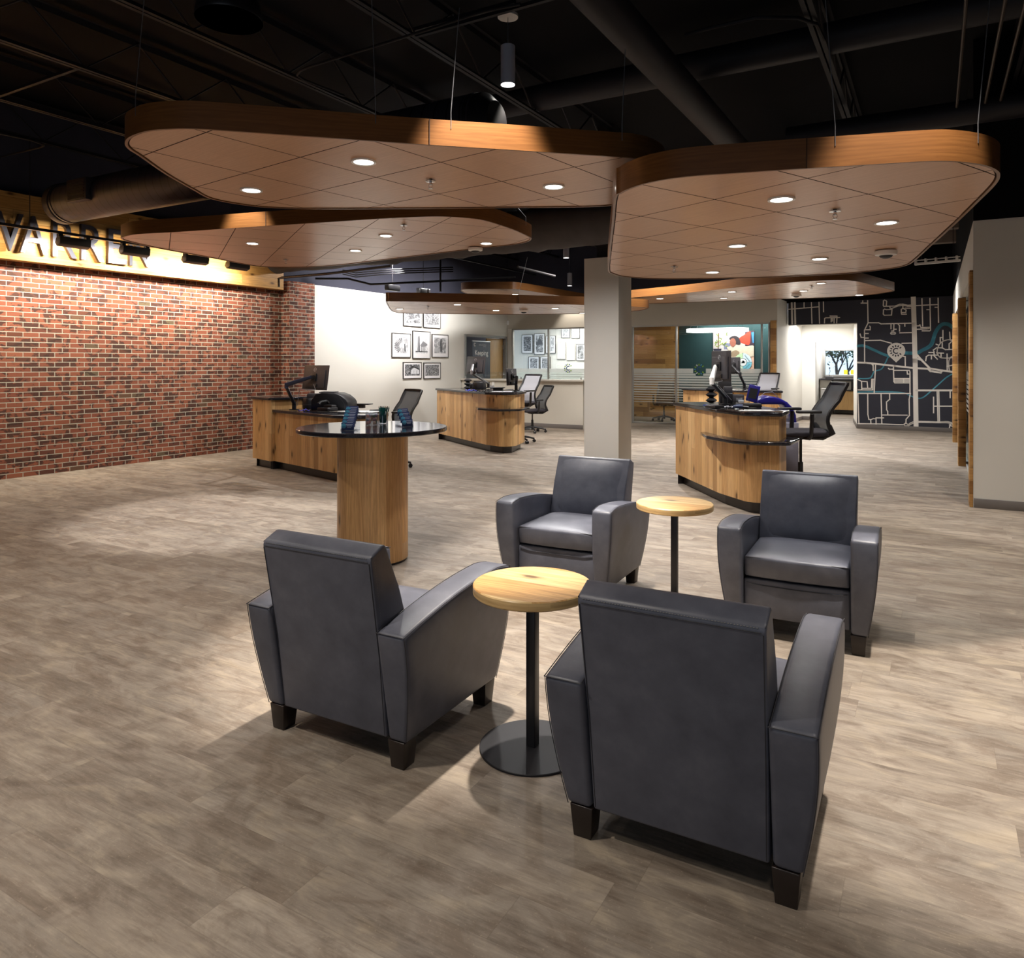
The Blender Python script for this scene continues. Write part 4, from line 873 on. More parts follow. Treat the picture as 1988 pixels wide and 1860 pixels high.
# right desk
g = G(1388, 783, zB); folded((g.x - .03, g.y + .05, zB), R(15), 'black zigzag card holder on the right desk, left of the black boxes')
g = G(1404, 783, zB)
device('check_scanner', 'grey and black check scanner on the right desk under the monitor', 'scanner', (g.x + .02, g.y, zB), R(-12), [('body', BLACK, lambda m: m.obox((0.02, 0, .065), (.14, .2, .13)), .006), ('side_plate', GREYP, lambda m: m.obox((-.06, 0, .065), (.015, .19, .125)), .003), ('top_box', GREYP, lambda m: m.obox((.04, .02, .165), (.1, .12, .09)), .008)])
g = G(1432, 781, zB)
device('receipt_printer', 'low grey receipt printer on the right desk beside the scanner', 'printer', (g.x - .02, g.y, zB), R(-6), [('body', GREYP, lambda m: m.obox((0, 0, .05), (.17, .18, .1)), .008), ('slot', BLACK, lambda m: m.obox((0, -.04, .101), (.1, .02, .006)), 0)])
g = G(1385, 793, zB); device('signature_pad', 'black signature pad lying at the front of the right desk', 'pad', (g.x + .03, g.y + .06, zB), R(25), [('base', BLACK, lambda m: m.obox((0, 0, .018), (.13, .17, .03), None, 0, 1.0), .006), ('screen', GREYP, lambda m: m.obox((0, .02, .034), (.09, .08, .004)), 0)])
tangle(1366, 1386, 789, zB, 'bright blue cable on the right desk', CABLEB, .005, 11); tangle(1400, 1440, 796.5, zB, 'black cable loop lying on the right desk', BLACK, .005, 14); tangle(1402, 1424, 791.5, zB, 'grey cable loops under the monitor of the right desk', CABLEG, .004, 17)
g = G(1433, 793.5, zB)
device('handheld_scanner', 'slate blue hand scanner on the right desk', 'scanner', (g.x, g.y, zB), R(-20), [('head', NAVYM, lambda m: m.tube([(-.05, 0, .02), (0, 0, .028), (.05, 0, .026)], [.02, .026, .024], 12, flat=.8), 0), ('grip', BLACK, lambda m: m.tube([(.04, 0, .02), (.11, .01, .014)], [.018, .014], 10), 0)])
g = G(1465, 797, zB); pad((g.x, g.y, zB), .36, .2, 'white paper sheet on the front edge of the right desk', R(-6))
g = G(1448, 789.5, zB); device('coin_tray', 'clear plastic box on black tray on the right desk', 'box', (g.x, g.y, zB), R(-8), [('tray', BLACK, lambda m: m.obox((.03, 0, .02), (.26, .16, .04), None, 0, 1.05), .006), ('box', ACRYL, lambda m: m.obox((-.03, .02, .07), (.14, .09, .055)), .003), ('contents', PAPER, lambda m: m.obox((-.05, .02, .06), (.05, .06, .03)), 0)])
# blue cash machine standing behind the desk end
cm = thing('cash_machine', 'blue hooded cash machine on a grey cabinet at the end of the right desk', 'machine', (3.08, 8.75, 0))
MB().box(-.22, -.19, .02, .2, .22, .84).build('cabinet', plain('lilac_grey_metal', srgb(150, 148, 164), .45, .1), cm, bevel=.008); MB().box(.201, -.15, .55, .208, .18, .66).box(.201, -.15, .2, .208, .18, .3).build('panel', BLACK, cm)
hp = [(1471, 779), (1478, 773), (1490, 769.5), (1503, 770.5), (1516, 774), (1529, 781), (1540, 792), (1546, 806), (1548, 830), (1541, 830), (1535, 812), (1528, 795), (1520, 785.5), (1474, 785.5)]
hd = MB(); A = [VY(x, y, 8.6) - Vector((3.08, 8.75, 0)) for x, y in hp]; n = len(A); i0 = hd.add([p for p in A]); i1 = hd.add([p + Vector((0.05, .36, 0)) for p in A])
hd.v = [v for v in hd.v]
for k in range(n): l = (k + 1) % n; hd.face((i0 + k, i0 + l, i1 + l, i1 + k))
hd.face([i0 + n - 1 - k for k in range(n)]); hd.face([i1 + k for k in range(n)]); hd.build('hood', BLUE, cm, bevel=.02, seg=3, ang=30)
tb = MB().obox((0, 0, 0), (.13, .035, .2)); p = VY(1462, 764, 8.6) - Vector((3.08, 8.75, 0)); tb.xf(Matrix.Translation(p) @ Matrix.Rotation(R(14), 4, 'Y') @ Matrix.Rotation(R(-18), 4, 'Z')); td = tb.build('touch_screen', BLUE, cm, bevel=.008)
sb = MB().obox((.0, -.019, 0), (.09, .004, .12)); sb.xf(Matrix.Translation(p) @ Matrix.Rotation(R(14), 4, 'Y') @ Matrix.Rotation(R(-18), 4, 'Z')); sb.build('screen', BLACK, td)
MB().tube([p + Vector((.03, .02, -.1)), p + Vector((.1, .04, -.13))], .03, 8).build('neck', BLUE, cm)
arc = MB(); PA = [VY(1476, 770, 8.75) - Vector((3.08, 8.75, 0)), VY(1485, 762, 8.75) - Vector((3.08, 8.75, 0)), VY(1500, 761, 8.75) - Vector((3.08, 8.75, 0)), VY(1514, 775, 8.75) - Vector((3.08, 8.75, 0))]; arc.tube(PA, .004, 6).build('cable', CABLEG, cm)
# farthest desk
g = G(1437, 756.5, zB); device('check_scanner', 'black box on the farthest desk, left of the pale chair', 'scanner', (g.x - .25, g.y + .15, zB), R(-20), [('body', BLACK, lambda m: m.obox((0, 0, .08), (.24, .2, .16), None, 0, 1.04), .01), ('lid', GREYP, lambda m: m.obox((0, .02, .17), (.2, .12, .02)), .004)])
# ---------------------------------------------------------------- standing table and what is on it
TZ = 1.04; TX, TY = -1.157, 5.71
tt = thing('standing_table', 'tall round table with black stone top on a thick oak drum base', 'table', (TX, TY, 0))
MB().lathe([(0.54, 1.005), (0.573, 1.006), (0.58, 1.012), (0.58, 1.034), (0.574, 1.04), (0.0, 1.04)], 96).build('tabletop', STONE, tt)
MB().prism(circ(.273, 64), .02, 1.005).build('drum_base', planks('oak_drum', [srgb(200, 158, 108), srgb(222, 182, 130), srgb(184, 146, 104), srgb(208, 160, 100)], 0.16, 3.0, True, 0.4, 0.7, grain=.6), tt); MB().prism(circ(.26, 48), 0, .02).build('plinth', BLACK, tt)
def card_mat(name, c): return plain(name, c, .4, var=.02)
CARDN = card_mat('card_navy', srgb(58, 70, 112)); CARDB = card_mat('card_sky', srgb(110, 196, 224)); CARDW = card_mat('card_white', srgb(214, 220, 232))
def tiered(px, py, label, rz, w, n, h, cards):
    g = G(px, py, TZ); r = thing('tiered_card_holder', label, 'card holder', (g.x, g.y + .05, TZ), rz, 'card holders on the tall table'); hd = MB()
    for s in (-1, 1): hd.prism([(s * w / 2 - .0012, -.05), (s * w / 2 + .0012, -.05), (s * w / 2 + .0012, .055), (s * w / 2 - .0012, .055)], 0, .012)
    for k in range(n):
        t = k / n; y = -.05 + .1 * t; z = h * t * .86; hd.obox((0, y - .004, z + .018), (w, .0016, .034)); hd.obox((0, y + .006, z + .003), (w, .02, .0016))
    hd.obox((0, .055, h * .45), (w, .0016, h * .9)).obox((0, 0, .001), (w, .11, .002)); hd.build('holder', ACRYL, r)
    for k in range(n):
        t = k / n; y = -.047 + .1 * t; z = h * t * .86
        o = MB().obox((0, y, z + .03), (w * .9, .006, .055)).build('brochure', cards, r)
        MB().lathe([(0, 0), (.019, 0)], 20, (-w * .28, y - .0036, z + .034), 0, Matrix.Rotation(R(90), 3, 'X')).build('round_emblem', CARDB, o, recalc=False)
        tx = MB()
        for q in range(3): tx.obox((w * .12, y - .0036, z + .046 - q * .011), (w * (.5 - .1 * q), .0006, .003))
        tx.build('text_line', CARDW, o)
    return r
tiered(677, 836, 'clear tiered holder with navy and sky blue brochures, left on the tall table', R(-10), .108, 6, .165, CARDN)
tiered(783, 828.5, 'clear stepped card holder at the right on the tall table', R(38), .1, 4, .125, CARDN)
# candy jar
g = G(719.5, 826, TZ); jx, jy = g.x, g.y + .045
jar = thing('candy_jar', 'square clear jar of wrapped lollipops on the tall table', 'jar', (jx, jy, TZ), R(8))
jw = MB()
for a, b, c, d in ((-.047, -.047, .047, -.045), (-.047, .045, .047, .047), (-.047, -.045, -.045, .045), (.045, -.045, .047, .045)): jw.box(a, b, .003, c, d, .098)
jw.box(-.047, -.047, 0, .047, .047, .003); jw.build('glass', ACRYL, jar); MB().box(-.049, -.049, .098, .049, .049, .106).build('lid', ACRYL, jar, bevel=.003)
CANDY = [plain('candy_' + n, c, .35, var=.05) for n, c in (('pink', srgb(228, 150, 160)), ('cream', srgb(232, 206, 190)), ('red', srgb(214, 96, 96)), ('green', srgb(110, 156, 140)), ('blue', srgb(92, 112, 176)), ('lilac', srgb(172, 140, 180)))]
q = random.Random(5)
clabel = {'n': 0}
k = 0
for z in (.02, .046, .072):
    for ix, iy in ((-.026, -.026), (.026, -.026), (-.026, .026), (.026, .026)):
        o = thing('lollipop', 'wrapped lollipop inside the clear jar on the tall table', 'candy', (jx + ix, jy + iy, TZ + z), q.uniform(0, 6), 'lollipops in the jar')
        cm_ = MB().lathe([(0, -.014), (.008, -.0125), (.0135, -.005), (.0145, 0), (.0135, .005), (.008, .0125), (0, .014)], 12).build('candy', CANDY[k % 6], o); MB().tube([(0, 0, -.005 if z > .03 else 0), (q.uniform(-.012, .012), q.uniform(-.012, .012), -.02 if z > .03 else -.012)], .0015, 5).build('stick', PAPER, o); k += 1
# pens
g = G(741.5, 824, TZ); ux, uy = g.x, g.y + .045
cup = thing('pen_cup', 'clear cup full of dark green pens on the tall table', 'pen cup', (ux, uy, TZ))
MB().lathe([(.042, .002), (.043, .1), (.041, .1), (.04, .004), (0, .004)], 32).build('glass', ACRYL, cup); MB().lathe([(0.043, 0), (.043, .003)], 32).build('foot', ACRYL, cup)
PEN = plain('pen_green', srgb(22, 84, 78), .3, var=.04)
for k in range(18):
    a = 2.4 * k; r0 = .030 * math.sqrt((k + .5) / 18); lean = .012 * math.sqrt((k + .5) / 18)
    x0, y0 = r0 * math.cos(a + .7) * .8, r0 * math.sin(a + .7) * .8; d = Vector((lean * math.cos(a) * 2 + .012, lean * math.sin(a) * 2, .145)); b = Vector((ux + x0, uy + y0, TZ + .006))
    o = thing('pen', 'dark green pen standing in the clear cup on the tall table', 'pen', b, 0, 'pens in the cup'); u = d.normalized(); L = .14
    MB().tube([(0, 0, 0), u * .012, u * L * .93], [.0012, .004, .004], 8).build('barrel', PEN, o); MB().tube([u * L * .93, u * L], [.0032, .0022], 8).build('clicker', CHROME, o)
    MB().tube([u * L * .7 + Vector((.005, 0, 0)), u * L * .92 + Vector((.005, 0, 0))], .0014, 5).build('clip', CHROME, o)
# ---------------------------------------------------------------- sign letters on the timber fascia
sg = thing('wall_sign', 'raised metal letters WARREN on the timber band above the brick wall', 'sign', FL.loc, FL.rz)
SO = 0.2 + 0.075
def letter(chr_, px0, px1, pyb, h=.50):
    a0 = FL.at(px0, pyb, SO)[0]; a1, zb = FL.at(px1, pyb, SO); zb = 3.005
    me = text_mesh(chr_, 1.0, .03); xs = [v.co.x for v in me.vertices]; ys = [v.co.y for v in me.vertices]; x0, x1, y0, y1 = min(xs), max(xs), min(ys), max(ys)
    m = bpy.data.meshes.new('letter'); bm = bmesh.new(); bm.from_mesh(me)
    for v in bm.verts:
        x = a0 + (v.co.x - x0) / (x1 - x0) * (a1 - a0); z = zb + (v.co.y - y0) / (y1 - y0) * h; y = -SO + (0 if v.co.z > 0 else .055); v.co = (x, y, z)
    bmesh.ops.recalc_face_normals(bm, faces=bm.faces)
    for f in bm.faces: f.material_index = 0 if f.normal.y < -.8 else 1
    bm.to_mesh(m); bm.free(); m.materials.append(LETTER); m.materials.append(LETSIDE); o = bpy.data.objects.new('letter_' + chr_.lower(), m); C.objects.link(o); o.parent = sg
for c_, p0, p1, pb in (('W', -52, 46, 484), ('A', 40, 92, 489), ('R', 103, 150, 495), ('R', 158, 203, 502), ('E', 211, 247, 509), ('N', 252, 291, 515)): letter(c_, p0, p1, pb)

# ---------------------------------------------------------------- framed photographs
def photo_mat(name, seed, scale, lo, hi, stretch=(1, 1, 1)):
    t = NT(name); mp = t.n('ShaderNodeMapping'); t.set(mp.inputs[0], t.obj()); mp.inputs['Location'].default_value = (seed * 3.1, seed * 1.7, seed * .9); mp.inputs['Scale'].default_value = stretch
    a = t.noise(mp.outputs[0], scale, 6, .65, .8); g = lambda v: srgb(v, v, v + 3)
    return t.bsdf(t.ramp(a, [(.36, g(lo)), (.47, g((lo + hi) // 2 - 20)), (.53, g((lo + hi) // 2 + 10)), (.64, g(hi))]), .35, spec=.4)
FRAME = plain('thin_black_frame', srgb(44, 40, 40), .4, var=.05); MAT = plain('white_mount_board', srgb(232, 230, 232), .6, var=.01); PALEF = plain('pale_frame', srgb(196, 188, 176), .5, var=.03)
GREYS = [plain('photo_tone_%d' % v, srgb(v, v, v + 4), .4, var=.05) for v in (40, 84, 130, 176, 214)]
def picture(fr, off, x0, y0, x1, y1, label, seed, scale=26, lo=40, hi=225, shapes=(), group='framed black and white photographs', frame=FRAME, bw=.012, m=.16):
    a0, z1 = fr.at(x0, y0, off); a1, z0 = fr.at(x1, y1, off); 
    zt, zb = fr.at((x0 + x1) / 2, y0, off)[1], fr.at((x0 + x1) / 2, y1, off)[1]
    w, h = a1 - a0, zt - zb; p = fr.w(a0, zb, off); r = thing('framed_photograph', label, 'picture', (p.x, p.y, zb), fr.rz, group)
    f = MB()
    f.box(0, -.028, 0, bw, 0, h).box(w - bw, -.028, 0, w, 0, h).box(bw, -.028, 0, w - bw, 0, bw).box(bw, -.028, h - bw, w - bw, 0, h).box(bw, -.004, bw, w - bw, -.001, h - bw); f.build('frame', frame, r)
    MB().box(bw, -.018, bw, w - bw, -.016, h - bw).build('mount', MAT, r)
    mx = m * min(w, h); pr = MB().box(mx, -.0195, mx * 1.1, w - mx, -.0185, h - mx * .9).build('print', photo_mat('photo', seed, scale, lo, hi), r)
    W_, H_ = w - 2 * mx, h - 2 * mx
    for ti, pts in shapes:
        MB().poly([(mx + u * W_, -.0198, mx * 1.1 + v * H_) for u, v in pts]).build('print_detail', GREYS[ti], pr, recalc=False)
    return r
fan = []
for k in range(11):
    a = R(100 + 13 * k); b = a + R(6); fan.append((0, [(.62 + .28 * math.cos(a), .45 + .2 * math.sin(a)), (.62 + .62 * math.cos(a), .45 + .48 * math.sin(a)), (.62 + .62 * math.cos(b), .45 + .48 * math.sin(b)), (.62 + .28 * math.cos(b), .45 + .2 * math.sin(b))]))
picture(FL, .0, 759.5, 647, 796, 694, 'portrait photo with fan of spiral stairs, leftmost frame on white wall', 1, 8, 150, 236, [(3, [(0, .95), (.95, .95), (.4, .7), (0, .6)])] + fan + [(1, [(.72, .1), (.84, .1), (.76, .6), (.7, .55)])])
picture(FL, .0, 800, 643, 834, 696, 'tall centre photo with towers and slanted roof, in the group on white wall', 2, 18, 200, 240, [(2, [(.15, .1), (.32, .1), (.30, .95), (.2, .9)]), (1, [(.3, .1), (.36, .1), (.33, .98), (.3, .95)]), (2, [(.4, .45), (.62, .68), (.98, .52), (.9, .4), (.5, .36)]), (1, [(.45, .12), (.5, .12), (.5, .4), (.46, .4)]), (3, [(.55, .12), (.8, .12), (.8, .38), (.55, .38)]), (0, [(.0, .08), (1, .08), (1, .13), (0, .13)])])
picture(FL, .0, 837.5, 649.5, 869, 694, 'portrait photo with dark standing sculpture, right of the tall centre photo', 3, 12, 120, 226, [(1, [(.5, .1), (.66, .1), (.7, .5), (.62, .95), (.5, .9), (.46, .6)]), (4, [(.56, .45), (.62, .45), (.63, .75), (.57, .75)]), (3, [(0, .1), (.5, .1), (.5, .3), (0, .3)])])
picture(FL, .0, 782, 598, 818, 634, 'landscape photo with long train shapes, upper left frame just under the ceiling cloud', 4, 20, 60, 230, [(3, [(.2, .1), (.9, .35), (.9, .5), (.2, .25)]), (4, [(.05, .2), (.2, .2), (.2, .36), (.05, .36)])])
picture(FL, .0, 821, 601, 854, 637, 'landscape photo of a bright crowd, upper right frame just under the ceiling cloud', 5, 34, 70, 245)
picture(FL, .0, 781.5, 703, 817, 735, 'landscape photo of a pale house among trees, lower left frame on white wall', 6, 24, 25, 200, [(4, [(.4, .15), (.95, .15), (.95, .5), (.62, .72), (.4, .5)]), (0, [(.3, .62), (.5, .9), (.98, .6), (.95, .5), (.6, .72)]), (1, [(.55, .2), (.62, .2), (.62, .45), (.55, .45)]), (1, [(.75, .2), (.82, .2), (.82, .45), (.75, .45)])])
picture(FL, .0, 821.5, 704, 854, 735, 'landscape photo of dark rooftops, lower right frame on white wall', 7, 40, 25, 215)
oG = -3.18
picture(FB, oG, 1013.5, 650, 1035, 686, 'portrait photo of dense leaves, leftmost seen through the glazed room', 8, 22, 40, 190)
picture(FB, oG, 1037.5, 647.5, 1058, 688, 'tall photo of a pavilion roof seen through the glazed room', 9, 16, 60, 225, [(1, [(.05, .5), (.5, .9), (.95, .55), (.95, .45), (.05, .42)]), (1, [(.15, .2), (.22, .2), (.22, .45), (.15, .45)]), (1, [(.7, .2), (.77, .2), (.77, .45), (.7, .45)])])
picture(FB, oG, 1060, 652, 1079, 686, 'portrait photo of pale towers just right of the glazing mullion', 10, 14, 120, 220, [(3, [(.35, .1), (.6, .1), (.5, .9)])])
picture(FB, oG, 1026.5, 692.5, 1047, 719, 'small landscape photo under the leaf photo in the glazed room', 11, 22, 60, 230)
picture(FB, oG, 1049.5, 692.5, 1069, 719, 'small photo of trees behind the glazing mullion', 12, 26, 60, 220)
picture(FB, oG, 1082, 664.5, 1098.5, 697, 'reflection built as a very pale framed print right of the mullion in the glazed room', 13, 14, 206, 236, frame=PALEF)  # pale frames copy reflections on the glazing as prints
picture(FB, oG, 1100.5, 662, 1117, 699, 'tall print with grey steeple, paled like a reflection, in the glazed room', 14, 14, 196, 238, [(3, [(.4, .1), (.8, .1), (.6, .75)])], frame=PALEF)
picture(FB, oG, 1090, 636, 1107, 656, 'upper left landscape photo at the top of the glazed room', 15, 22, 120, 236)
picture(FB, oG, 1109.5, 636, 1126, 657, 'upper right landscape photo at the top of the glazed room', 16, 22, 120, 236)
picture(FB, oG, 1119, 668, 1136, 700, 'window reflection built as a dark framed photo next to the white column in the glazed room', 17, 12, 60, 180)  # reflection of a window in the glazing, built as a framed print

# ---------------------------------------------------------------- banner in the doorway
ba0, bz1 = FL.at(917, 660, -.02); ba1 = FL.at(951.5, 660, -.02)[0]; p = FL.w(ba0, 0, -.02); bw_ = ba1 - ba0
bn = thing('banner_stand', 'navy roll-up banner reading Keeping, standing in the doorway', 'banner', (p.x, p.y, 0), FL.rz)
t = NT('banner_navy'); o_ = t.obj(); nz = t.noise(t.comb(t.math('MULTIPLY', t.n('ShaderNodeSeparateXYZ', i_0=o_).outputs[0], 1.0), 0.0), 9.0, 2); BANN = t.bsdf(t.ramp(nz, [(.35, srgb(38, 42, 66)), (.6, srgb(44, 62, 84)), (.75, srgb(36, 40, 62))]), .5)
MB().box(0, -.002, .08, bw_, .002, bz1 - .03).build('cloth', BANN, bn); MB().box(-.01, -.012, bz1 - .04, bw_ + .01, .012, bz1 - .01).build('top_bar', SILVER, bn, bevel=.003); MB().box(-.02, -.09, 0, bw_ + .02, .09, .08).build('base', SILVER, bn, bevel=.01)
a_, z_ = FL.at(933, 685.5, -.02); text_obj('word', 'Keeping', .2, PAPER, bn, (bw_ * .5, -.004, z_), (R(90), 0, 0), bold=.002)
a_, z_ = FL.at(933, 669.5, -.02); text_obj('word', 'communitychoice', .05, PAPER, bn, (bw_ * .56, -.004, z_), (R(90), 0, 0)); text_obj('word', 'credit union', .03, PAPER, bn, (bw_ * .68, -.004, z_ - .045), (R(90), 0, 0))
sunburst(bn, bw_ * .13, z_, .055, -.004, [PAPER], PAPER)
# motion sensor and glass on the counter
a_, z_ = FB.at(986.5, 627, .02); p = FB.w(0.03, 0, .0); s_ = MB().obox((0, -.03, 0), (.075, .06, .13)).build('motion_sensor', WHITE, bevel=.02, seg=3); s_.location = (p.x, p.y, z_); s_.rotation_euler = (0, 0, FB.rz + R(-40)); tag(s_, 'white motion sensor in the wall corner above the doorway', 'sensor')
gs = thing('counter_screen', 'low clear glass screen standing on the counter wall', 'glass screen', FPW.loc, FPW.rz); MB().box(.04, .06, 1.165, Lp - .06, .068, 1.33).build('glass', GLASS, gs)
for a in (.06, Lp * .5, Lp - .08): MB().box(a - .012, .045, 1.165, a + .012, .083, 1.215).build('clamp', SILVER, gs, bevel=.003)
a_, z_ = FPW.at(957.5, 745, 0); o = MB().box(-.035, -.006, -.055, .035, 0, .055).build('wall_outlet', WHITE, bevel=.003); p = FPW.w(a_, 0, 0.001); o.location = (p.x, p.y, z_); o.rotation_euler = (0, 0, FPW.rz); tag(o, 'white outlet plate on the low counter wall', 'outlet')

# ---------------------------------------------------------------- office: poster, ring light, door bar
po = -2.29
a0, z1 = FB.at(1385, 645, po); a1, z0 = FB.at(1464, 724.5, po); z1 = FB.at(1430, 643.5, po)[1]; p = FB.w(a0, 0, po); pw, ph = a1 - a0, z1 - z0
ps = thing('wall_poster', 'large poster of person leaning on a white dog, on the teal office wall', 'poster', (p.x, p.y, z0), FB.rz)
MB().box(-.012, -.02, -.012, pw + .012, .0, ph + .012).build('panel', BLACK, ps, bevel=.003)
def pc(n, r, g, b): return plain('poster_' + n, srgb(r, g, b), .45, var=.08, nscale=20)
def PP(x, y): return ((x - 172) / 926 * pw, (1330 - y) / 930 * ph)
lay = [.0205]
def ppoly(name, pts, mat, sm=0):
    lay[0] += .0005; P = [PP(*q) for q in pts]
    if sm: P = smooth_closed(P, sm)
    P = [(min(max(x, 0), pw), min(max(z, 0), ph)) for x, z in P]
    return MB().poly([(x, -lay[0], z) for x, z in P]).build(name, mat, ps, recalc=False)
ppoly('print_background', [(172, 400), (1098, 400), (1098, 1330), (172, 1330)], pc('grey', 196, 188, 186)); ppoly('print_peach_panel', [(172, 955), (1098, 955), (1098, 1330), (172, 1330)], pc('peach', 240, 192, 170))
ppoly('print_shelf', [(420, 660), (560, 660), (560, 800), (420, 800)], pc('bluegrey', 120, 124, 150)); ppoly('print_sofa', [(900, 400), (1098, 400), (1098, 740), (900, 740)], pc('sofa', 58, 40, 54)); ppoly('print_blue_cushion', [(1040, 430), (1095, 420), (1095, 660), (1070, 660)], pc('cyan', 56, 130, 200))
ppoly('print_red_cushion', [(770, 550), (880, 480), (1010, 400), (1020, 520), (1000, 690), (900, 690), (790, 640)], pc('red', 206, 62, 40), 4)
ppoly('print_stem', [(285, 430), (310, 430), (300, 780), (280, 780)], pc('stem', 110, 70, 48))
for k in range(26):
    q = random.Random(k); x, y = q.uniform(185, 500), q.uniform(430, 740); a = q.uniform(0, 3.1); dx, dy = 34 * math.cos(a), 34 * math.sin(a)
    ppoly('print_leaf', [(x - dx, y - dy), (x + dy * .35, y - dx * .35), (x + dx, y + dy), (x - dy * .35, y + dx * .35)], pc('leaf%d' % (k % 3), 92 + 30 * (k % 3), 116 + 26 * (k % 3), 48 + 12 * (k % 3)) if k < 3 else bpy.data.materials['poster_leaf%d' % (k % 3)])
ppoly('print_pot', [(176, 780), (370, 780), (355, 830), (190, 830)], pc('pot', 44, 42, 60))
ppoly('print_dog', [(490, 760), (580, 730), (640, 760), (700, 700), (830, 675), (920, 735), (1098, 730), (1098, 955), (560, 980), (570, 860)], pc('fur', 206, 190, 170), 4)
ppoly('print_dog_shade', [(600, 860), (700, 820), (780, 880), (690, 960), (590, 960)], pc('furd', 150, 128, 104), 4)
ppoly('print_hair', [(545, 560), (590, 515), (680, 500), (760, 540), (800, 640), (790, 700), (700, 690), (650, 620), (580, 600)], pc('hair', 44, 34, 40), 4)
ppoly('print_face', [(565, 600), (600, 560), (660, 560), (695, 620), (690, 690), (640, 740), (590, 730), (560, 660)], pc('skin', 150, 88, 70), 4)
cxw, cyw = 855, 1090
def sector(a0_, a1_, r0, r1, mat, nm='print_wheel_sector'):
    n = 12; P = [(cxw + r1 * math.cos(R(a0_ + (a1_ - a0_) * k / n)), cyw - r1 * math.sin(R(a0_ + (a1_ - a0_) * k / n))) for k in range(n + 1)] + [(cxw + r0 * math.cos(R(a1_ + (a0_ - a1_) * k / n)), cyw - r0 * math.sin(R(a1_ + (a0_ - a1_) * k / n))) for k in range(n + 1)]
    ppoly(nm, P, mat)
sector(0, 359.9, 0.1, 206, pc('outline', 44, 70, 76))
for a, col in ((1.5, pc('wheel_ice', 206, 226, 240)), (91.5, pc('wheel_green', 186, 214, 170)), (181.5, pc('wheel_mint', 208, 228, 206)), (271.5, pc('wheel_sky', 126, 196, 218))): sector(a, a + 87, 92, 200, col)
sector(0, 359.9, .1, 84, pc('wheel_white', 234, 234, 236))
def pt(s, x, y, size, rot): q = PP(x, y); lay[0] += .0005; text_obj('print_text', s, size, bpy.data.materials['poster_outline'], ps, (q[0], -lay[0], q[1]), (R(90), R(-rot), 0))
pt('FINANCIAL', 855, 1078, .032, 0); pt('HEALTH', 855, 1106, .032, 0); pt('Emotional', 955, 1000, .055, -52); pt('Purchase', 945, 1190, .055, 48); pt('Physical', 770, 1200, .05, -40)
# ring light
aL, zL = FB.at(1392, 641.5, -.9); p = FB.w(aL, 0, -.9); rl = thing('ring_pendant', 'long white hexagonal ring light hanging in the glazed office', 'pendant light', (p.x, p.y, zL), FB.rz)
hx = [(-.80, 0), (-.62, -.36), (.62, -.36), (.80, 0), (.62, .36), (-.62, .36)]
b = MB(); i0 = inset_poly(hx, .05); o0 = ccw(hx)
for k in range(6):
    l = (k + 1) % 6; A, B, D, E_ = o0[k], o0[l], i0[l], i0[k]
    b.poly([(*A, -.04), (*B, -.04), (*B, .05), (*A, .05)]).poly([(*D, -.04), (*E_, -.04), (*E_, .05), (*D, .05)]).poly([(*E_, -.04), (*D, -.04), (*B, -.04), (*A, -.04)])
b.build('lit_ring', LAMPW, rl, recalc=False); b = MB()
for k in range(6): l = (k + 1) % 6; b.poly([(*o0[k], .051), (*o0[l], .051), (*i0[l], .051), (*i0[k], .051)])
b.build('top_trim', WHITE, rl, recalc=False)
for x, y in ((-.62, -.33), (.62, -.33), (.62, .33), (-.62, .33)): MB().tube([(x, y, .05), (x * .72, y * .4, 2.85 - zL)], .004, 6).build('suspension_cable', SILVER, rl)
# ---------------------------------------------------------------- mural lines
mr = thing('wall_mural_print', 'printed street map with pale roads, blue river and sunburst pin on dark wall', 'mural', FM.loc, FM.rz)
def r4(q): return (1650 + q[0] / 6.414, 560 + q[1] / 6.414)
def r3(q): return (1500 + q[0] / 6.0, 560 + q[1] / 6.0)
def ribbon(mb, pts, w, y, cv):
    P = [Vector(FM.at(*cv(q))) for q in pts]; n = len(P)
    for k in range(n - 1):
        d = (P[k + 1] - P[k]); L = d.length
        if L < 1e-5: continue
        d /= L; nn = Vector((-d.y, d.x)) * (w / 2); e = d * (w / 2); a, b = P[k] - e, P[k + 1] + e
        mb.poly([(v.x, y, v.y) for v in (a - nn, b - nn, b + nn, a + nn)])
def road(name, lines, w, mat, y, cv=r4):
    m = MB()
    for k, l in enumerate(lines): ribbon(m, l, w, y - .00005 * (k % 9), cv)
    m.build(name, mat, mr, recalc=False, weld=False)
def crv(*p, n=6):
    P = [Vector(q) for q in p]; S = []
    for i in range(len(P) - 1):
        a, b, c, d = P[max(0, i - 1)], P[i], P[i + 1], P[min(len(P) - 1, i + 2)]
        for j in range(n): t = j / n; S.append(tuple(.5 * ((2 * b) + (c - a) * t + (2 * a - 5 * b + 4 * c - d) * t * t + (3 * b - a - 3 * c + d) * t ** 3)))
    S.append(tuple(P[-1])); return S
road('river', [crv((104, 716), (180, 716), (290, 762), (400, 812), (480, 842))], .06, RIVER, -.0016); road('river', [crv((690, 803), (820, 806), (900, 770), (1010, 700), (1070, 540), (1140, 455), (1215, 445), (1285, 490))], .075, RIVER, -.0016)
road('stream', [crv((480, 842), (440, 930), (390, 1005), (305, 1035), (250, 1115), (110, 1122)), crv((104, 1292), (300, 1288), (640, 1296), (760, 1340), (850, 1368), (930, 1345), (1080, 1215), (1200, 1110), (1285, 1060))], .028, RIVER, -.0016)
road('main_road', [[(790, 130), (800, 450), (812, 900), (824, 1716)]], .10, WLINE, -.0022)
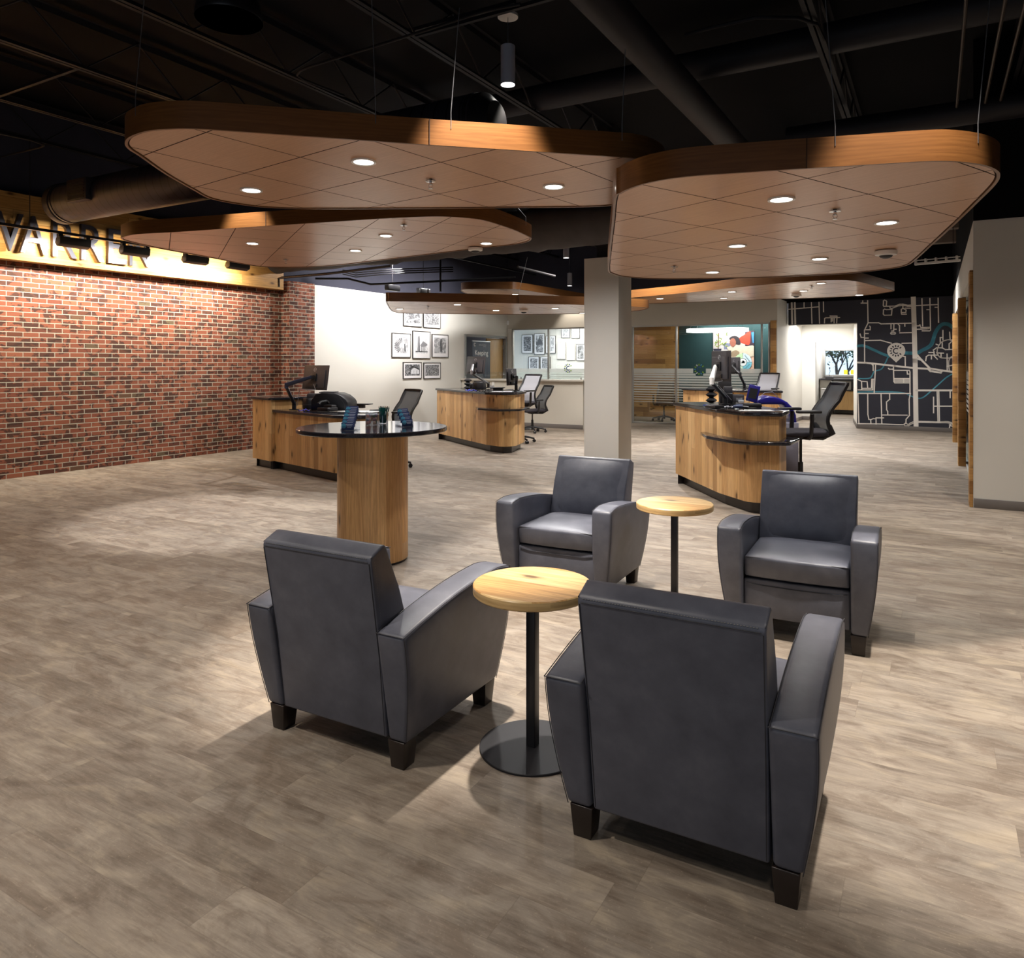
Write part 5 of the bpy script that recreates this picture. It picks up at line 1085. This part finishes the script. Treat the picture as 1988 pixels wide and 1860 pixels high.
road('wide_road_print', [[(100, 922), (200, 926), (560, 965), (800, 992), (970, 1000), (1010, 1000), (1150, 1022), (1285, 1040)], [(970, 1000), (1005, 1030), (1130, 1048), (1150, 1022)], [(822, 812), (890, 890), (1000, 1000)], [(822, 870), (890, 890)], [(830, 1270), (1285, 1270)]], .042, WLINE, -.002)
road('road_print', [[(160, 155), (160, 183)], [(140, 183), (222, 183)], [(221, 152), (226, 430), (182, 520), (184, 918)], [(226, 428), (358, 428), (390, 442), (780, 432)], [(190, 515), (252, 515), (254, 480), (246, 470)], [(182, 562), (228, 562)], [(182, 618), (228, 618)], [(182, 610), (140, 610), (128, 568)], [(186, 650), (380, 645), (515, 682)], [(650, 684), (790, 680)],
    [(512, 440), (512, 502)], [(548, 440), (545, 530), (522, 530)], [(548, 508), (575, 508)], [(598, 440), (618, 465), (618, 530)], [(684, 440), (684, 470)], [(622, 553), (788, 549)], [(515, 548), (560, 548), (566, 558), (560, 568), (515, 568), (509, 558), (515, 548)],
    [(430, 146), (418, 155), (416, 212), (424, 224), (452, 222), (458, 165), (448, 150), (430, 146)], [(458, 222), (490, 222), (560, 220), (620, 198), (660, 196), (720, 210), (790, 206)], [(494, 222), (502, 246), (520, 250), (600, 218), (660, 210), (720, 222), (790, 224)], [(432, 258), (418, 268), (416, 318), (428, 334), (518, 332), (524, 262), (455, 264), (432, 258)], [(660, 196), (660, 246), (640, 262), (640, 300), (696, 300), (700, 270), (660, 246)], [(640, 300), (645, 321), (702, 321)], [(690, 246), (750, 246)],
    [(800, 215), (1098, 200)], [(897, 128), (906, 468)], [(996, 124), (1004, 520), (990, 528), (902, 528)], [(1098, 122), (1104, 422)], [(960, 264), (998, 264)], [(1062, 235), (1098, 235)], [(815, 468), (858, 466), (872, 454), (884, 488), (985, 484), (990, 494), (975, 502), (815, 510)],
    [(1158, 522), (1158, 640)], [(1242, 545), (1248, 640), (1285, 665)], [(1125, 612), (1158, 612)], [(1125, 612), (1125, 670)], crv((1285, 642), (1215, 640), (1140, 670), (1095, 740), (1090, 810), (1130, 860), (1210, 868), (1285, 860)), [(1040, 768), (1080, 738), (1150, 740), (1190, 762), (1285, 758)], [(1150, 670), (1150, 740)], [(1236, 750), (1236, 690), (1260, 668)], [(985, 798), (1046, 798)], [(1046, 785), (1050, 840), (1088, 880)], [(944, 900), (952, 848), (980, 830), (1088, 830)], [(1015, 836), (1015, 878)], [(1080, 803), (1165, 806)], [(1135, 806), (1135, 860)], [(1210, 818), (1212, 1025)], crv((1285, 838), (1245, 870), (1230, 930), (1240, 1030)), [(1210, 970), (1285, 955)], [(1075, 695), (1100, 705)],
    [(665, 846), (688, 848), (690, 968)], [(290, 950), (290, 1022)], [(320, 950), (302, 1305)], [(276, 946), (290, 962)], [(480, 996), (492, 1006), (530, 1006), (548, 1020), (740, 1020), (748, 1040), (748, 1300)], [(542, 982), (548, 1160), (560, 1176), (748, 1176)], [(552, 1122), (748, 1122)], [(552, 1140), (748, 1140)], [(552, 1158), (748, 1158)], [(670, 1122), (670, 1176)], [(712, 1022), (716, 1066), (748, 1066)],
    [(100, 1135), (145, 1156), (215, 1160), (222, 1240)], [(145, 1156), (148, 1254)], [(148, 1244), (268, 1244), (272, 1130), (292, 1130)], [(104, 1264), (285, 1264), (288, 1130)], [(100, 1308), (752, 1308)], [(222, 1312), (224, 1570), (236, 1630), (258, 1634), (262, 1684)], [(262, 1634), (290, 1622), (326, 1624), (326, 1690)], [(326, 1612), (418, 1612)], [(388, 1312), (398, 1684)], [(495, 1312), (495, 1380), (456, 1414), (458, 1510), (470, 1530), (472, 1570)], [(398, 1576), (712, 1578)], [(752, 1312), (738, 1380), (742, 1580), (700, 1630), (697, 1680)],
    [(104, 1684), (400, 1688), (680, 1698)], crv((725, 1698), (770, 1668), (850, 1656), (1100, 1662), (1220, 1660), (1285, 1685)), crv((725, 1712), (780, 1682), (850, 1668), (1100, 1672), (1220, 1674), (1285, 1698)), crv((697, 1676), (674, 1694), (697, 1712), (721, 1694), (697, 1676)), [(1042, 1355), (1042, 1548)], [(1042, 1466), (1285, 1466)], [(1086, 1276), (1098, 1664)], [(1106, 1276), (1116, 1664)], [(1248, 1276), (1248, 1360)], [(1260, 1668), (1240, 1730)], [(1240, 1700), (1285, 1722)], [(100, 1312), (112, 1684)]], .024, WLINE, -.0019)
road('road_print', [[(180, 244), (540, 214)], [(366, 168), (366, 226)], [(452, 165), (458, 405)], [(540, 162), (546, 405)], [(592, 158), (594, 272)], [(604, 402), (606, 350), (622, 342), (780, 338)], [(670, 322), (750, 322), (746, 400)], [(682, 340), (682, 388)], [(696, 340), (696, 380)], [(716, 340), (716, 400)]], .024, WLINE, -.0019, r3)
road('wide_road_print', [[(222, 172), (228, 410)], [(258, 170), (264, 408)]], .042, WLINE, -.002, r3)
pa, pz = FM.at(*r4((576, 778))); rr = FM.at(*r4((690, 778)))[0] - pa; pz0 = FM.at(*r4((572, 922)))[1]
pin = MB(); P = [(pa + rr * math.cos(R(a)), pz + rr * math.sin(R(a))) for a in range(-38, 219, 8)] + [(pa - .0, pz0)]
pin = pin.poly([(x, -.003, z) for x, z in P]).build('map_pin', plain('pin_cream', srgb(208, 202, 194), .7, var=.02), mr, recalc=False)
sunburst(pin, pa, pz, rr * .72, -.0036, [NAVY], NAVY)
# ---------------------------------------------------------------- back room fittings and trees outside
bk = thing('counter_unit', 'light wood cabinet with dark top below the far window', 'counter', FC.loc, FC.rz)
f_ = FC; yb = 3.38
ca0, cz_t = FC.at(1590, 735, -2.75); ca1 = 3.4
sh = thing('counter_shelf', 'high grey counter under the far window carrying the microphone', 'counter', FC.loc, FC.rz); MB().box(ca0, 2.7, cz_t - .05, ca1, yb, cz_t).build('worktop', GREYP, sh, bevel=.004); ap = FC.at(1614, 740, -2.75)[0]
MB().box(ca0 + .02, 2.8, 0, ap, yb, cz_t - .05).build('end_panel', PAINTG, sh)
c2z = FC.at(1640, 757, -2.75)[1]; c2b = FC.at(1640, 796, -2.75)[1]
MB().box(ap + .02, 2.72, max(.02, c2b), ca1, yb, c2z - .03).build('cabinet', DOORW, bk); MB().box(ap + .01, 2.68, c2z - .03, ca1, yb, c2z).build('lower_worktop', BLACK, bk)
pa0 = FC.at(1617, 750, -2.8)[0]; pa1, pz1 = FC.at(1652, 741.5, -2.8); p = FC.w(pa0, 0, -2.85); mw = thing('coffee_machine', 'beige boxy machine standing under the far window counter', 'machine', (p.x, p.y, c2z), FC.rz); MB().box(0, 0, 0, pa1 - pa0, .35, min(.3, cz_t - .06 - c2z)).build('body', PAINTG, mw, bevel=.01); MB().box(pa1 - pa0 - .09, -.006, .16, pa1 - pa0 - .05, 0, .22).build('dial', BLACK, mw)
pr0, prz = FC.at(1592.5, 756, -2.3); pr1 = FC.at(1604, 756, -2.3)[0]; p = FC.w(pr0, 0, -2.4); wb = thing('white_bin', 'tall white plastic bin beside the far counter', 'bin', (p.x, p.y, 0), FC.rz); MB().box(0, 0, 0, pr1 - pr0, .25, prz).build('body', WHITE, wb, bevel=.02); MB().box(-.005, -.005, prz + .002, pr1 - pr0 + .005, .255, prz + .03).build('lid', WHITE, wb, bevel=.008)
ma, mz_ = FC.at(1610.5, 732, -2.9); p = FC.w(ma, 0, -2.9); mc = thing('gooseneck_microphone', 'gooseneck microphone on the counter before the far window', 'microphone', (p.x, p.y, cz_t), FC.rz)
MB().obox((0, 0, .035), (.2, .16, .07), None, 0, 1.15).build('base', GREYP, mc, bevel=.01); MB().tube([(0, 0, .07), (-.015, 0, .14), (.015, 0, .22), (0, 0, .3)], .007, 8).build('gooseneck', BLACK, mc); MB().lathe([(0, .3), (.022, .31), (.024, .335), (0, .35)], 12).build('head', BLACK, mc)
BARK = plain('tree_bark', srgb(86, 84, 84), .8, var=.2, nscale=12); LEAFM = plain('tree_leaf', srgb(96, 128, 96), .6, var=.3, nscale=4); SNOW = plain('outdoor_pavement', srgb(210, 214, 220), .8, var=.03)
MB().poly([(*FC.w(-12, 0, -3.8).xy, .25), (*FC.w(18, 0, -3.8).xy, .25), (*FC.w(18, 0, -30).xy, .25), (*FC.w(-12, 0, -30).xy, .25)]).build('outside_ground', SNOW)
tag(bpy.data.objects['outside_ground'], kind='structure')
def tree(px, dist, h, seed, label):
    a_ = FC.at(px, 700, -dist)[0]; p = FC.w(a_, 0.25, -dist); q = random.Random(seed); r = thing('outside_tree', label, 'tree', p, 0, 'trees outside the far window'); tr = MB(); tips = []
    def br(b, d, L, rad, lev):
        e = b + d * L; m_ = b + d * L * .5 + Vector((q.uniform(-.1, .1), q.uniform(-.1, .1), 0)) * L * .4; tr.tube([b, m_, e], [rad, rad * .85, rad * .7], 6)
        if lev == 0: tips.append(e); return
        for k in range(3):
            nd = (d + Vector((q.uniform(-.7, .7), q.uniform(-.7, .7), q.uniform(-.1, .5)))).normalized(); br(e, nd, L * q.uniform(.6, .8), rad * .62, lev - 1)
    br(Vector((0, 0, 0)), Vector((q.uniform(-.15, .15), 0, 1)).normalized(), h * .32, .055, 3); tr.build('trunk', BARK, r)
    lf_ = MB()
    for t_ in tips:
        for k in range(14):
            c = t_ + Vector((q.gauss(0, .22), q.gauss(0, .22), q.gauss(0, .2))); u = Vector((q.uniform(-1, 1), q.uniform(-1, 1), q.uniform(-1, 1))).normalized() * .07; v = u.orthogonal().normalized() * .04; lf_.poly([c - u, c + v, c + u, c - v])
    lf_.build('foliage', LEAFM, r, recalc=False, weld=False)
tree(1628, 7.5, 2.5, 3, 'bare forked tree seen left in the far window'); tree(1650, 11.5, 3.0, 8, 'leafier tree seen right in the far window')
YEL = plain('yellow_paper', srgb(244, 226, 60), .6, var=.03)
for px, lab in ((1641.5, 'yellow paper on the far window pane, left of two'), (1655, 'yellow paper on the far window pane, right of two')):
    a_, z_ = FC.at(px, 723, -3.36); o = MB().box(-.055, 0, -.07, .055, .004, .07).build('window_note', YEL); p = FC.w(a_, 0, -3.415); o.location = (p.x, p.y, w_z0 + .1); o.rotation_euler = (0, 0, FC.rz); tag(o, lab, 'paper')
# ---------------------------------------------------------------- exposed ceiling
ZJ = 4.45
def uvz(u, v, z): x, y = UVp(u, v); return Vector((x, y, z))
def joist(v, label):
    p = uvz(0, v, ZJ); r = thing('roof_joist', label, 'joist', p, 0, 'open web roof joists'); U3 = Vector((UX, UY, 0)); V3 = Vector((UY, -UX, 0))
    b = MB()
    for s in (-1, 1):
        c = V3 * (s * .028); b.poly([c + U3 * -3 - V3 * .02, c + U3 * 27 - V3 * .02, c + U3 * 27 + V3 * .02, c + U3 * -3 + V3 * .02]); q = V3 * (s * .01)
        b.poly([q + U3 * -3, q + U3 * 27, q + U3 * 27 + Vector((0, 0, .05)), q + U3 * -3 + Vector((0, 0, .05))])
    b.build('bottom_chord', STEEL, r, recalc=False)
    t = MB(); t.poly([U3 * -3 - V3 * .04 + Vector((0, 0, .5)), U3 * 27 - V3 * .04 + Vector((0, 0, .5)), U3 * 27 + V3 * .04 + Vector((0, 0, .5)), U3 * -3 + V3 * .04 + Vector((0, 0, .5))]); t.poly([U3 * -3 + Vector((0, 0, .44)), U3 * 27 + Vector((0, 0, .44)), U3 * 27 + Vector((0, 0, .5)), U3 * -3 + Vector((0, 0, .5))]); t.build('top_chord', STEEL, r, recalc=False)
    w = MB(); P = [U3 * (-3 + .55 * k) + Vector((0, 0, .03 if k % 2 else .48)) for k in range(55)]; w.tube(P, .012, 5)
    w.build('web', STEEL, r); return r
names = {-10.25: 'roof joist running just inside the brick wall', -8.98: 'roof joist second from the brick wall', -7.34: 'roof joist third from the brick wall, above the left edge of the nearest left cloud', -5.7: 'roof joist above the nearest left ceiling cloud', -4.06: 'roof joist crossing over the pendant cables at the upper middle', -.9: 'roof joist right of the thick brown round duct', .75: 'roof joist over the right ceiling cloud', 2.4: 'roof joist at the far right beyond the pipes'}
for v, l in names.items(): joist(v, l)
def rail(name, label, cat, pts, r, mat, n=8, group=None):
    P = [Vector(p) for p in pts]; o = MB().tube(P, r, n).build(name, mat); return tag(o, label, cat, group)
# bridging across joists
k = 0
for u, va, vb, lab in ((4.1, -8.98, -7.34, 'steel bridging bar between the second and third joists at upper left'), (2.3, -7.34, -4.06, 'steel bridging bar at the top left of the ceiling'), (9.6, -9.0, -4.06, 'steel bridging bar above the cloud before the brick wall'), (5.2, -4.06, -.9, 'steel bridging bar beside the white pendant')):
    rail('bridging_bar', lab, 'steel bar', [uvz(u, va, ZJ + .02), uvz(u, vb, ZJ + .02)], .022, STEEL, 4, 'bridging bars')
# ducts
BROWN = plain('brown_duct_paint', srgb(50, 44, 45), .6, var=.06)
rail('round_duct', 'thick brown round duct running away above the gap between the two near clouds', 'duct', [uvz(-2, -2.127, 4.2), uvz(18.6, -2.127, 4.2)], .15, BROWN, 20)
rail('round_duct', 'dark round duct crossing above the joists, behind the brown duct', 'duct', [uvz(7.55, -6.0, 4.66), uvz(7.55, 7, 4.66)], .15, DUCTM, 18); rail('round_duct', 'dark round duct crossing low above the right ceiling cloud', 'duct', [uvz(9.0, -1.5, 4.185), uvz(9.0, 7, 4.185)], .13, DUCTM, 18)
# big spiral duct by the brick wall
t = NT('spiral_duct'); uvv, du_, dv_ = t.uv(); fr_ = t.math('FRACT', t.math('DIVIDE', dv_, .135)); ln = t.math('LESS_THAN', fr_, .11); nn_ = t.noise(t.obj(), 4.0, 2)
SPIR = t.bsdf(t.mix(ln, t.ramp(nn_, [(.3, srgb(44, 43, 50)), (.7, srgb(52, 50, 57))]), srgb(16, 15, 18)), .5, spec=.4, normal=t.bump(t.math('SUBTRACT', 1.0, ln), .4, .01))
d0_ = Vector((-6.02, 9.56, 3.63)); V3 = Vector((UY, -UX, 0)); U3 = Vector((UX, UY, 0)); sd = thing('spiral_duct', 'big charcoal spiral duct ending near the brick wall sign', 'duct', d0_)
MB().tube([V3 * .12, V3 * 6.55], .25, 36).build('body', SPIR, sd); MB().tube([V3 * 0.0, V3 * .13], .262, 36).build('end_cap', DUCTM, sd, bevel=.012, seg=3); MB().tube([V3 * 6.5, V3 * 6.62, V3 * 6.7], [.254, .24, .16], 36).build('far_cap', BLACK, sd); MB().tube([V3 * .16, V3 * .19], .258, 36).build('collar', BLACK, sd)  # black far cap added to darken the lamp-lit end of the duct
gc = V3 * .86 - U3 * .17 + Vector((0, 0, .03)); gm = Matrix(((UY, UX, 0), (-UX, UY, 0), (0, 0, 1)))
gr = MB().obox(gc, (.42, .26, .27), gm).build('grille_box', DUCTM, sd, bevel=.006); lv = MB()
for q_ in range(7): lv.obox(gc - U3 * .132 + Vector((0, 0, -.1 + .033 * q_)), (.34, .012, .016), gm)
lv.build('louvre', BLACK, gr)
# wrapped duct behind the clouds
wd = MB(); q = random.Random(4); P = []; rr_ = []
for k in range(46): P.append(Vector((-3.5, 12.8, 3.5)) + V3 * (-1.1 + .15 * k)); rr_.append(.30 + q.uniform(-.012, .012) + (.02 if k % 9 == 0 else 0))
wd.tube(P, rr_, 28); o = wd.build('wrapped_duct', WRAP, ang=80); tag(o, 'grey wrapped duct sagging behind the cloud before the brick wall', 'duct')
# conduits and pipes
def conduit(label, pts, r=.012, mat=STEEL, name='conduit', cat='pipe', group='conduits and pipes'):
    return rail(name, label, cat, pts, r, mat, 8, group)
c0_ = [G(1010, 8, 4.3), G(940, 22, 4.3), G(760, 80, 4.3), G(600, 130, 4.3), G(582, 138, 4.3), G(577, 146, 4.3), G(590, 155, 4.3), G(668, 186, 4.3)]
conduit('thin conduit with a bend left of the white pendant', c0_, .012)
c1_ = [G(1330, 68, 4.42), G(1380, 54, 4.42), G(1470, 34, 4.42), G(1550, 35, 4.42), G(1585, 47, 4.42), G(1600, 77, 4.42)]
conduit('curved conduit in the dark ceiling right of the brown duct', c1_, .016)
conduit('conduit loop at the left edge above the timber band', [G(-20, 255, 4.2), G(60, 272, 4.2), G(82, 280, 4.2), G(85, 283, 4.2), G(78, 286, 4.2), G(0, 305, 4.2)], .012)
PIPEB = plain('warm_dark_pipe', srgb(70, 58, 50), .5, .3, var=.08)
for px, lab in ((1952, 'lit thin pipe running away at the upper right, middle of three'), (1876, 'thin pipe at the upper right, left of three'), (1992, 'thin pipe at the upper right corner, right of three')):
    g = G(px, 0, 4.2); v_ = g.x * UY - g.y * UX; u_ = g.x * UX + g.y * UY; conduit(lab, [uvz(u_ - 2, v_, 4.2), uvz(8.8, v_, 4.2)], .014, PIPEB)
conduit('black sprinkler pipe with a down elbow at the end of the timber band', [VY(541, 557, 12.6), VY(541, 541, 12.6), VY(548, 539, 12.55), VY(640, 531, 12.0), VY(760, 516, 11.4)], .022, BLACK)
conduit('black pipe crossing over the middle cloud', [VY(612, 541, 13.4), VY(675, 541, 13.6), VY(720, 552, 13.6), VY(850, 546, 13.4), VY(1000, 538, 13.2)], .02, BLACK); conduit('grey pipe sloping down above the smallest cloud', [VY(1005, 518, 13), VY(1077, 536, 14.5)], .022, WRAP)
conduit('vertical black hanger pipe above the middle cloud', [VY(855, 566, 13.9), VY(855, 500, 13.9)], .02, BLACK)
for i_, (y0_, y1_) in enumerate(((524, 519), (528, 523), (532, 527))): conduit(('upper', 'middle', 'lower')[i_] + ' of three thin conduits beside the far track lights', [VY(665, y0_, 14.2), VY(690, y0_ + 6, 14.3), VY(760, y1_ + 4, 14.3), VY(880, y1_, 14)], .012, BLACK)
# far roof beams seen above the map wall
PURL = plain('brown_grey_purlin', srgb(120, 108, 100), .7, var=.1)
for i_, (u_, z_) in enumerate(((11.5, 4.05), (13.2, 4.05), (14.9, 4.05), (16.6, 4.05))):
    a, b = uvz(u_, -1.6, z_), uvz(u_, 3.1, z_); o = MB().prism([(a.x, a.y), (b.x, b.y), (b.x + .1, b.y + .18), (a.x + .1, a.y + .18)], z_ - .12, z_ + .12).build('roof_purlin', PURL); tag(o, ('nearest', 'second', 'third', 'farthest')[i_] + ' dark purlin above the right wall toward the map wall', 'steel beam', 'dark purlins at the back right')
# pendant cylinders in view
PENM = plain('pendant_white', srgb(206, 206, 216), .45, var=.02)
def pendant(px, pyb, Y, top, label):
    p = VY(px, pyb, Y); r = thing('pendant_lamp', label, 'pendant light', p, 0, 'cylinder pendants')
    MB().lathe([(.058, .012), (.0635, 0), (.0635, .34), (.058, .345), (0, .345)], 28).build('cylinder', PENM, r); MB().lathe([(0, .008), (.056, .008)], 24).build('lens', LAMP, r)
    MB().tube([(0, 0, .34), (0, 0, top - p.z)], .004, 8).build('stem', SILVER, r); MB().lathe([(.0, 0), (.09, 0), (.09, .022), (0, .022)], 28, (0, 0, top - p.z)).build('canopy', WHITE, r); return p
pendant(986, 165, 6.4, 4.58, 'white cylinder pendant at the top centre above the clouds')
for px, pyb, Y, lab in ((1106, 555, 19.5, 'small far white pendant left of the column, lower of two'), (1099, 501, 15.8, 'small far white pendant left of the column, upper of two'), (684, 534, 15.5, 'small far white pendant above the white wall')):
    p = pendant(px, pyb, Y, 4.978, lab); light('pendant_or_fill_spot', 'SPOT', (p.x, p.y, p.z - .01), 110, WARM, aim=(p.x, p.y, 0), size=.045, cone=75)
cb = rail('pendant_strut', 'steel strut carrying the white pendant', 'steel bar', [VY(790, 62, 6.9), VY(1000, 4, 6.38)], .025, STEEL, 4)
# loudspeakers
def speaker(px, py, Y, label):
    p = VY(px, py, Y); r = thing('pendant_loudspeaker', label, 'loudspeaker', p, 0, 'pendant loudspeakers')
    MB().lathe([(.2, 0), (.205, .012), (.19, .1), (.12, .24), (.06, .3), (0, .3)], 36).build('housing', BLACK, r); MB().lathe([(0, -.003), (.188, -.003)], 36).build('grille', plain('speaker_grille', srgb(150, 132, 130), .7), r); MB().lathe([(.188, -.006), (.204, -.006)], 36).build('rim', plain('speaker_rim', srgb(190, 184, 190), .5), r, recalc=False)
    MB().tube([(0, 0, .3), (0, 0, ZJ + .3 - p.z)], .006, 6).build('hanger', STEEL, r)
speaker(445, 38, 4.63, 'black pendant loudspeaker seen from below at upper left'); speaker(1068, 446, 12.6, 'black bell loudspeaker left of the column top')
# track lights washing the brick wall
To = 0.75
ta, tz = FL.at(0, 437, To); tr_ = thing('light_track', 'black lighting track along the timber band with the sign', 'light track', (*FL.w(0, 0, To).xy, tz), FL.rz); MB().box(2, -.018, 0, FL.at(500, 519, To)[0], .018, .035).build('rail', BLACK, tr_)
for q_ in (5, 9, 12): MB().tube([(q_, 0, .03), (q_, 0, ZJ - tz)], .005, 6).build('hanger', STEEL, tr_)
def wash(px, label, power=34):
    a, z = FL.at(px, 470, To); p = FL.w(a, 0, To); r = thing('track_light', label, 'track light', (p.x, p.y, tz), FL.rz, 'wall washing track lights')
    MB().box(-.2, -.03, -.05, -.15, .03, .0).box(.15, -.03, -.05, .2, .03, 0).build('bracket', BLACK, r)
    b = MB(); pr_ = [(-.06, -.03), (.05, -.05), (.075, -.11), (.03, -.16), (-.05, -.13)]; i = b.add([(-.2, y, z_) for y, z_ in pr_]); j = b.add([(.2, y, z_) for y, z_ in pr_]); n = len(pr_)
    for k in range(n): l = (k + 1) % n; b.face((i + k, i + l, j + l, j + k))
    b.face([i + n - 1 - k for k in range(n)]); b.face([j + k for k in range(n)]); b.build('housing', BLACK, r, bevel=.005)
    lp = FL.w(a, tz - .12, To - .12); light('track_wash', 'AREA', lp, power, (1, .90, .74), aim=FL.w(a, 2.45, 0.0), size=.34, size_y=.08, spread=175)
wash(-140, 'track light outside at far left of the sign'); wash(-50, 'track light at the left edge before the letter W'); wash(143, 'track light in front of the letters RR of the sign'); wash(262, 'track light in front of the letter N of the sign'); wash(380, 'track light right of the sign, below the ceiling cloud'); wash(462, 'track light hidden at the far end of the track')
# track over the white wall
for px, pyy, lab in ((762, 553, 'black track light above the middle cloud, left of two'), (822, 560, 'black track light above the middle cloud, right of two')):
    a, z = FL.at(px, pyy, 1.3); p = FL.w(a, z, 1.3); r = thing('track_light', lab, 'track light', p, FL.rz, 'wall washing track lights'); MB().box(-.18, -.06, -.12, .18, .06, 0).build('housing', BLACK, r, bevel=.02); MB().tube([(0, 0, 0), (0, 0, 3.9 - z)], .006, 6).build('hanger', STEEL, r)
for a_, pw_ in ((aP + 1.6, 60), (aP + 3.2, 55), (aP + 4.8, 32)):
    lp = FL.w(a_, 3.55, 1.5); light('white_wall_wash', 'AREA', lp, pw_, (1, .98, .95), aim=FL.w(a_, 1.7, 0), size=.34, size_y=.08, spread=150)
a, z = FL.at(860, 553, 1.3); MBt = MB().box(aP + 1.0, -.018, 3.9, aP + 7.5, .018, 3.935); o = place(MBt.build('light_track', BLACK), FL); o.location = (*FL.w(0, 0, 1.3).xy, 0); tag(o, 'black lighting track over the white wall with pictures', 'light track')
# slotted strip near the right wall
p0_, p1_ = VY(1776, 513, 10.4), VY(1864, 505, 10.0); st_ = thing('strip_fixture', 'white slotted strip fixture hanging by the right wall', 'light fixture', p0_); d_ = p1_ - p0_; d_.z = 0; L_ = d_.length; d_.normalize(); n_ = Vector((d_.y, -d_.x, 0)); Ms = Matrix((d_, -n_, Vector((0, 0, 1)))).transposed()
MB().obox(d_ * L_ / 2, (L_, .05, .03), Ms).obox(d_ * L_ / 2 + Vector((0, 0, .05)), (L_, .02, .012), Ms).build('body', WHITE, st_); fn = MB()
for k in range(5): fn.obox(d_ * (L_ * (k + .1) / 4.4) + Vector((0, 0, .03)), (.02, .06, .07), Ms)
fn.build('bracket', WHITE, st_)
for k in (.15, .85): MB().tube([d_ * L_ * k + Vector((0, 0, .05)), d_ * L_ * k + Vector((0, 0, 1.2))], .004, 6).build('hanger', STEEL, st_)
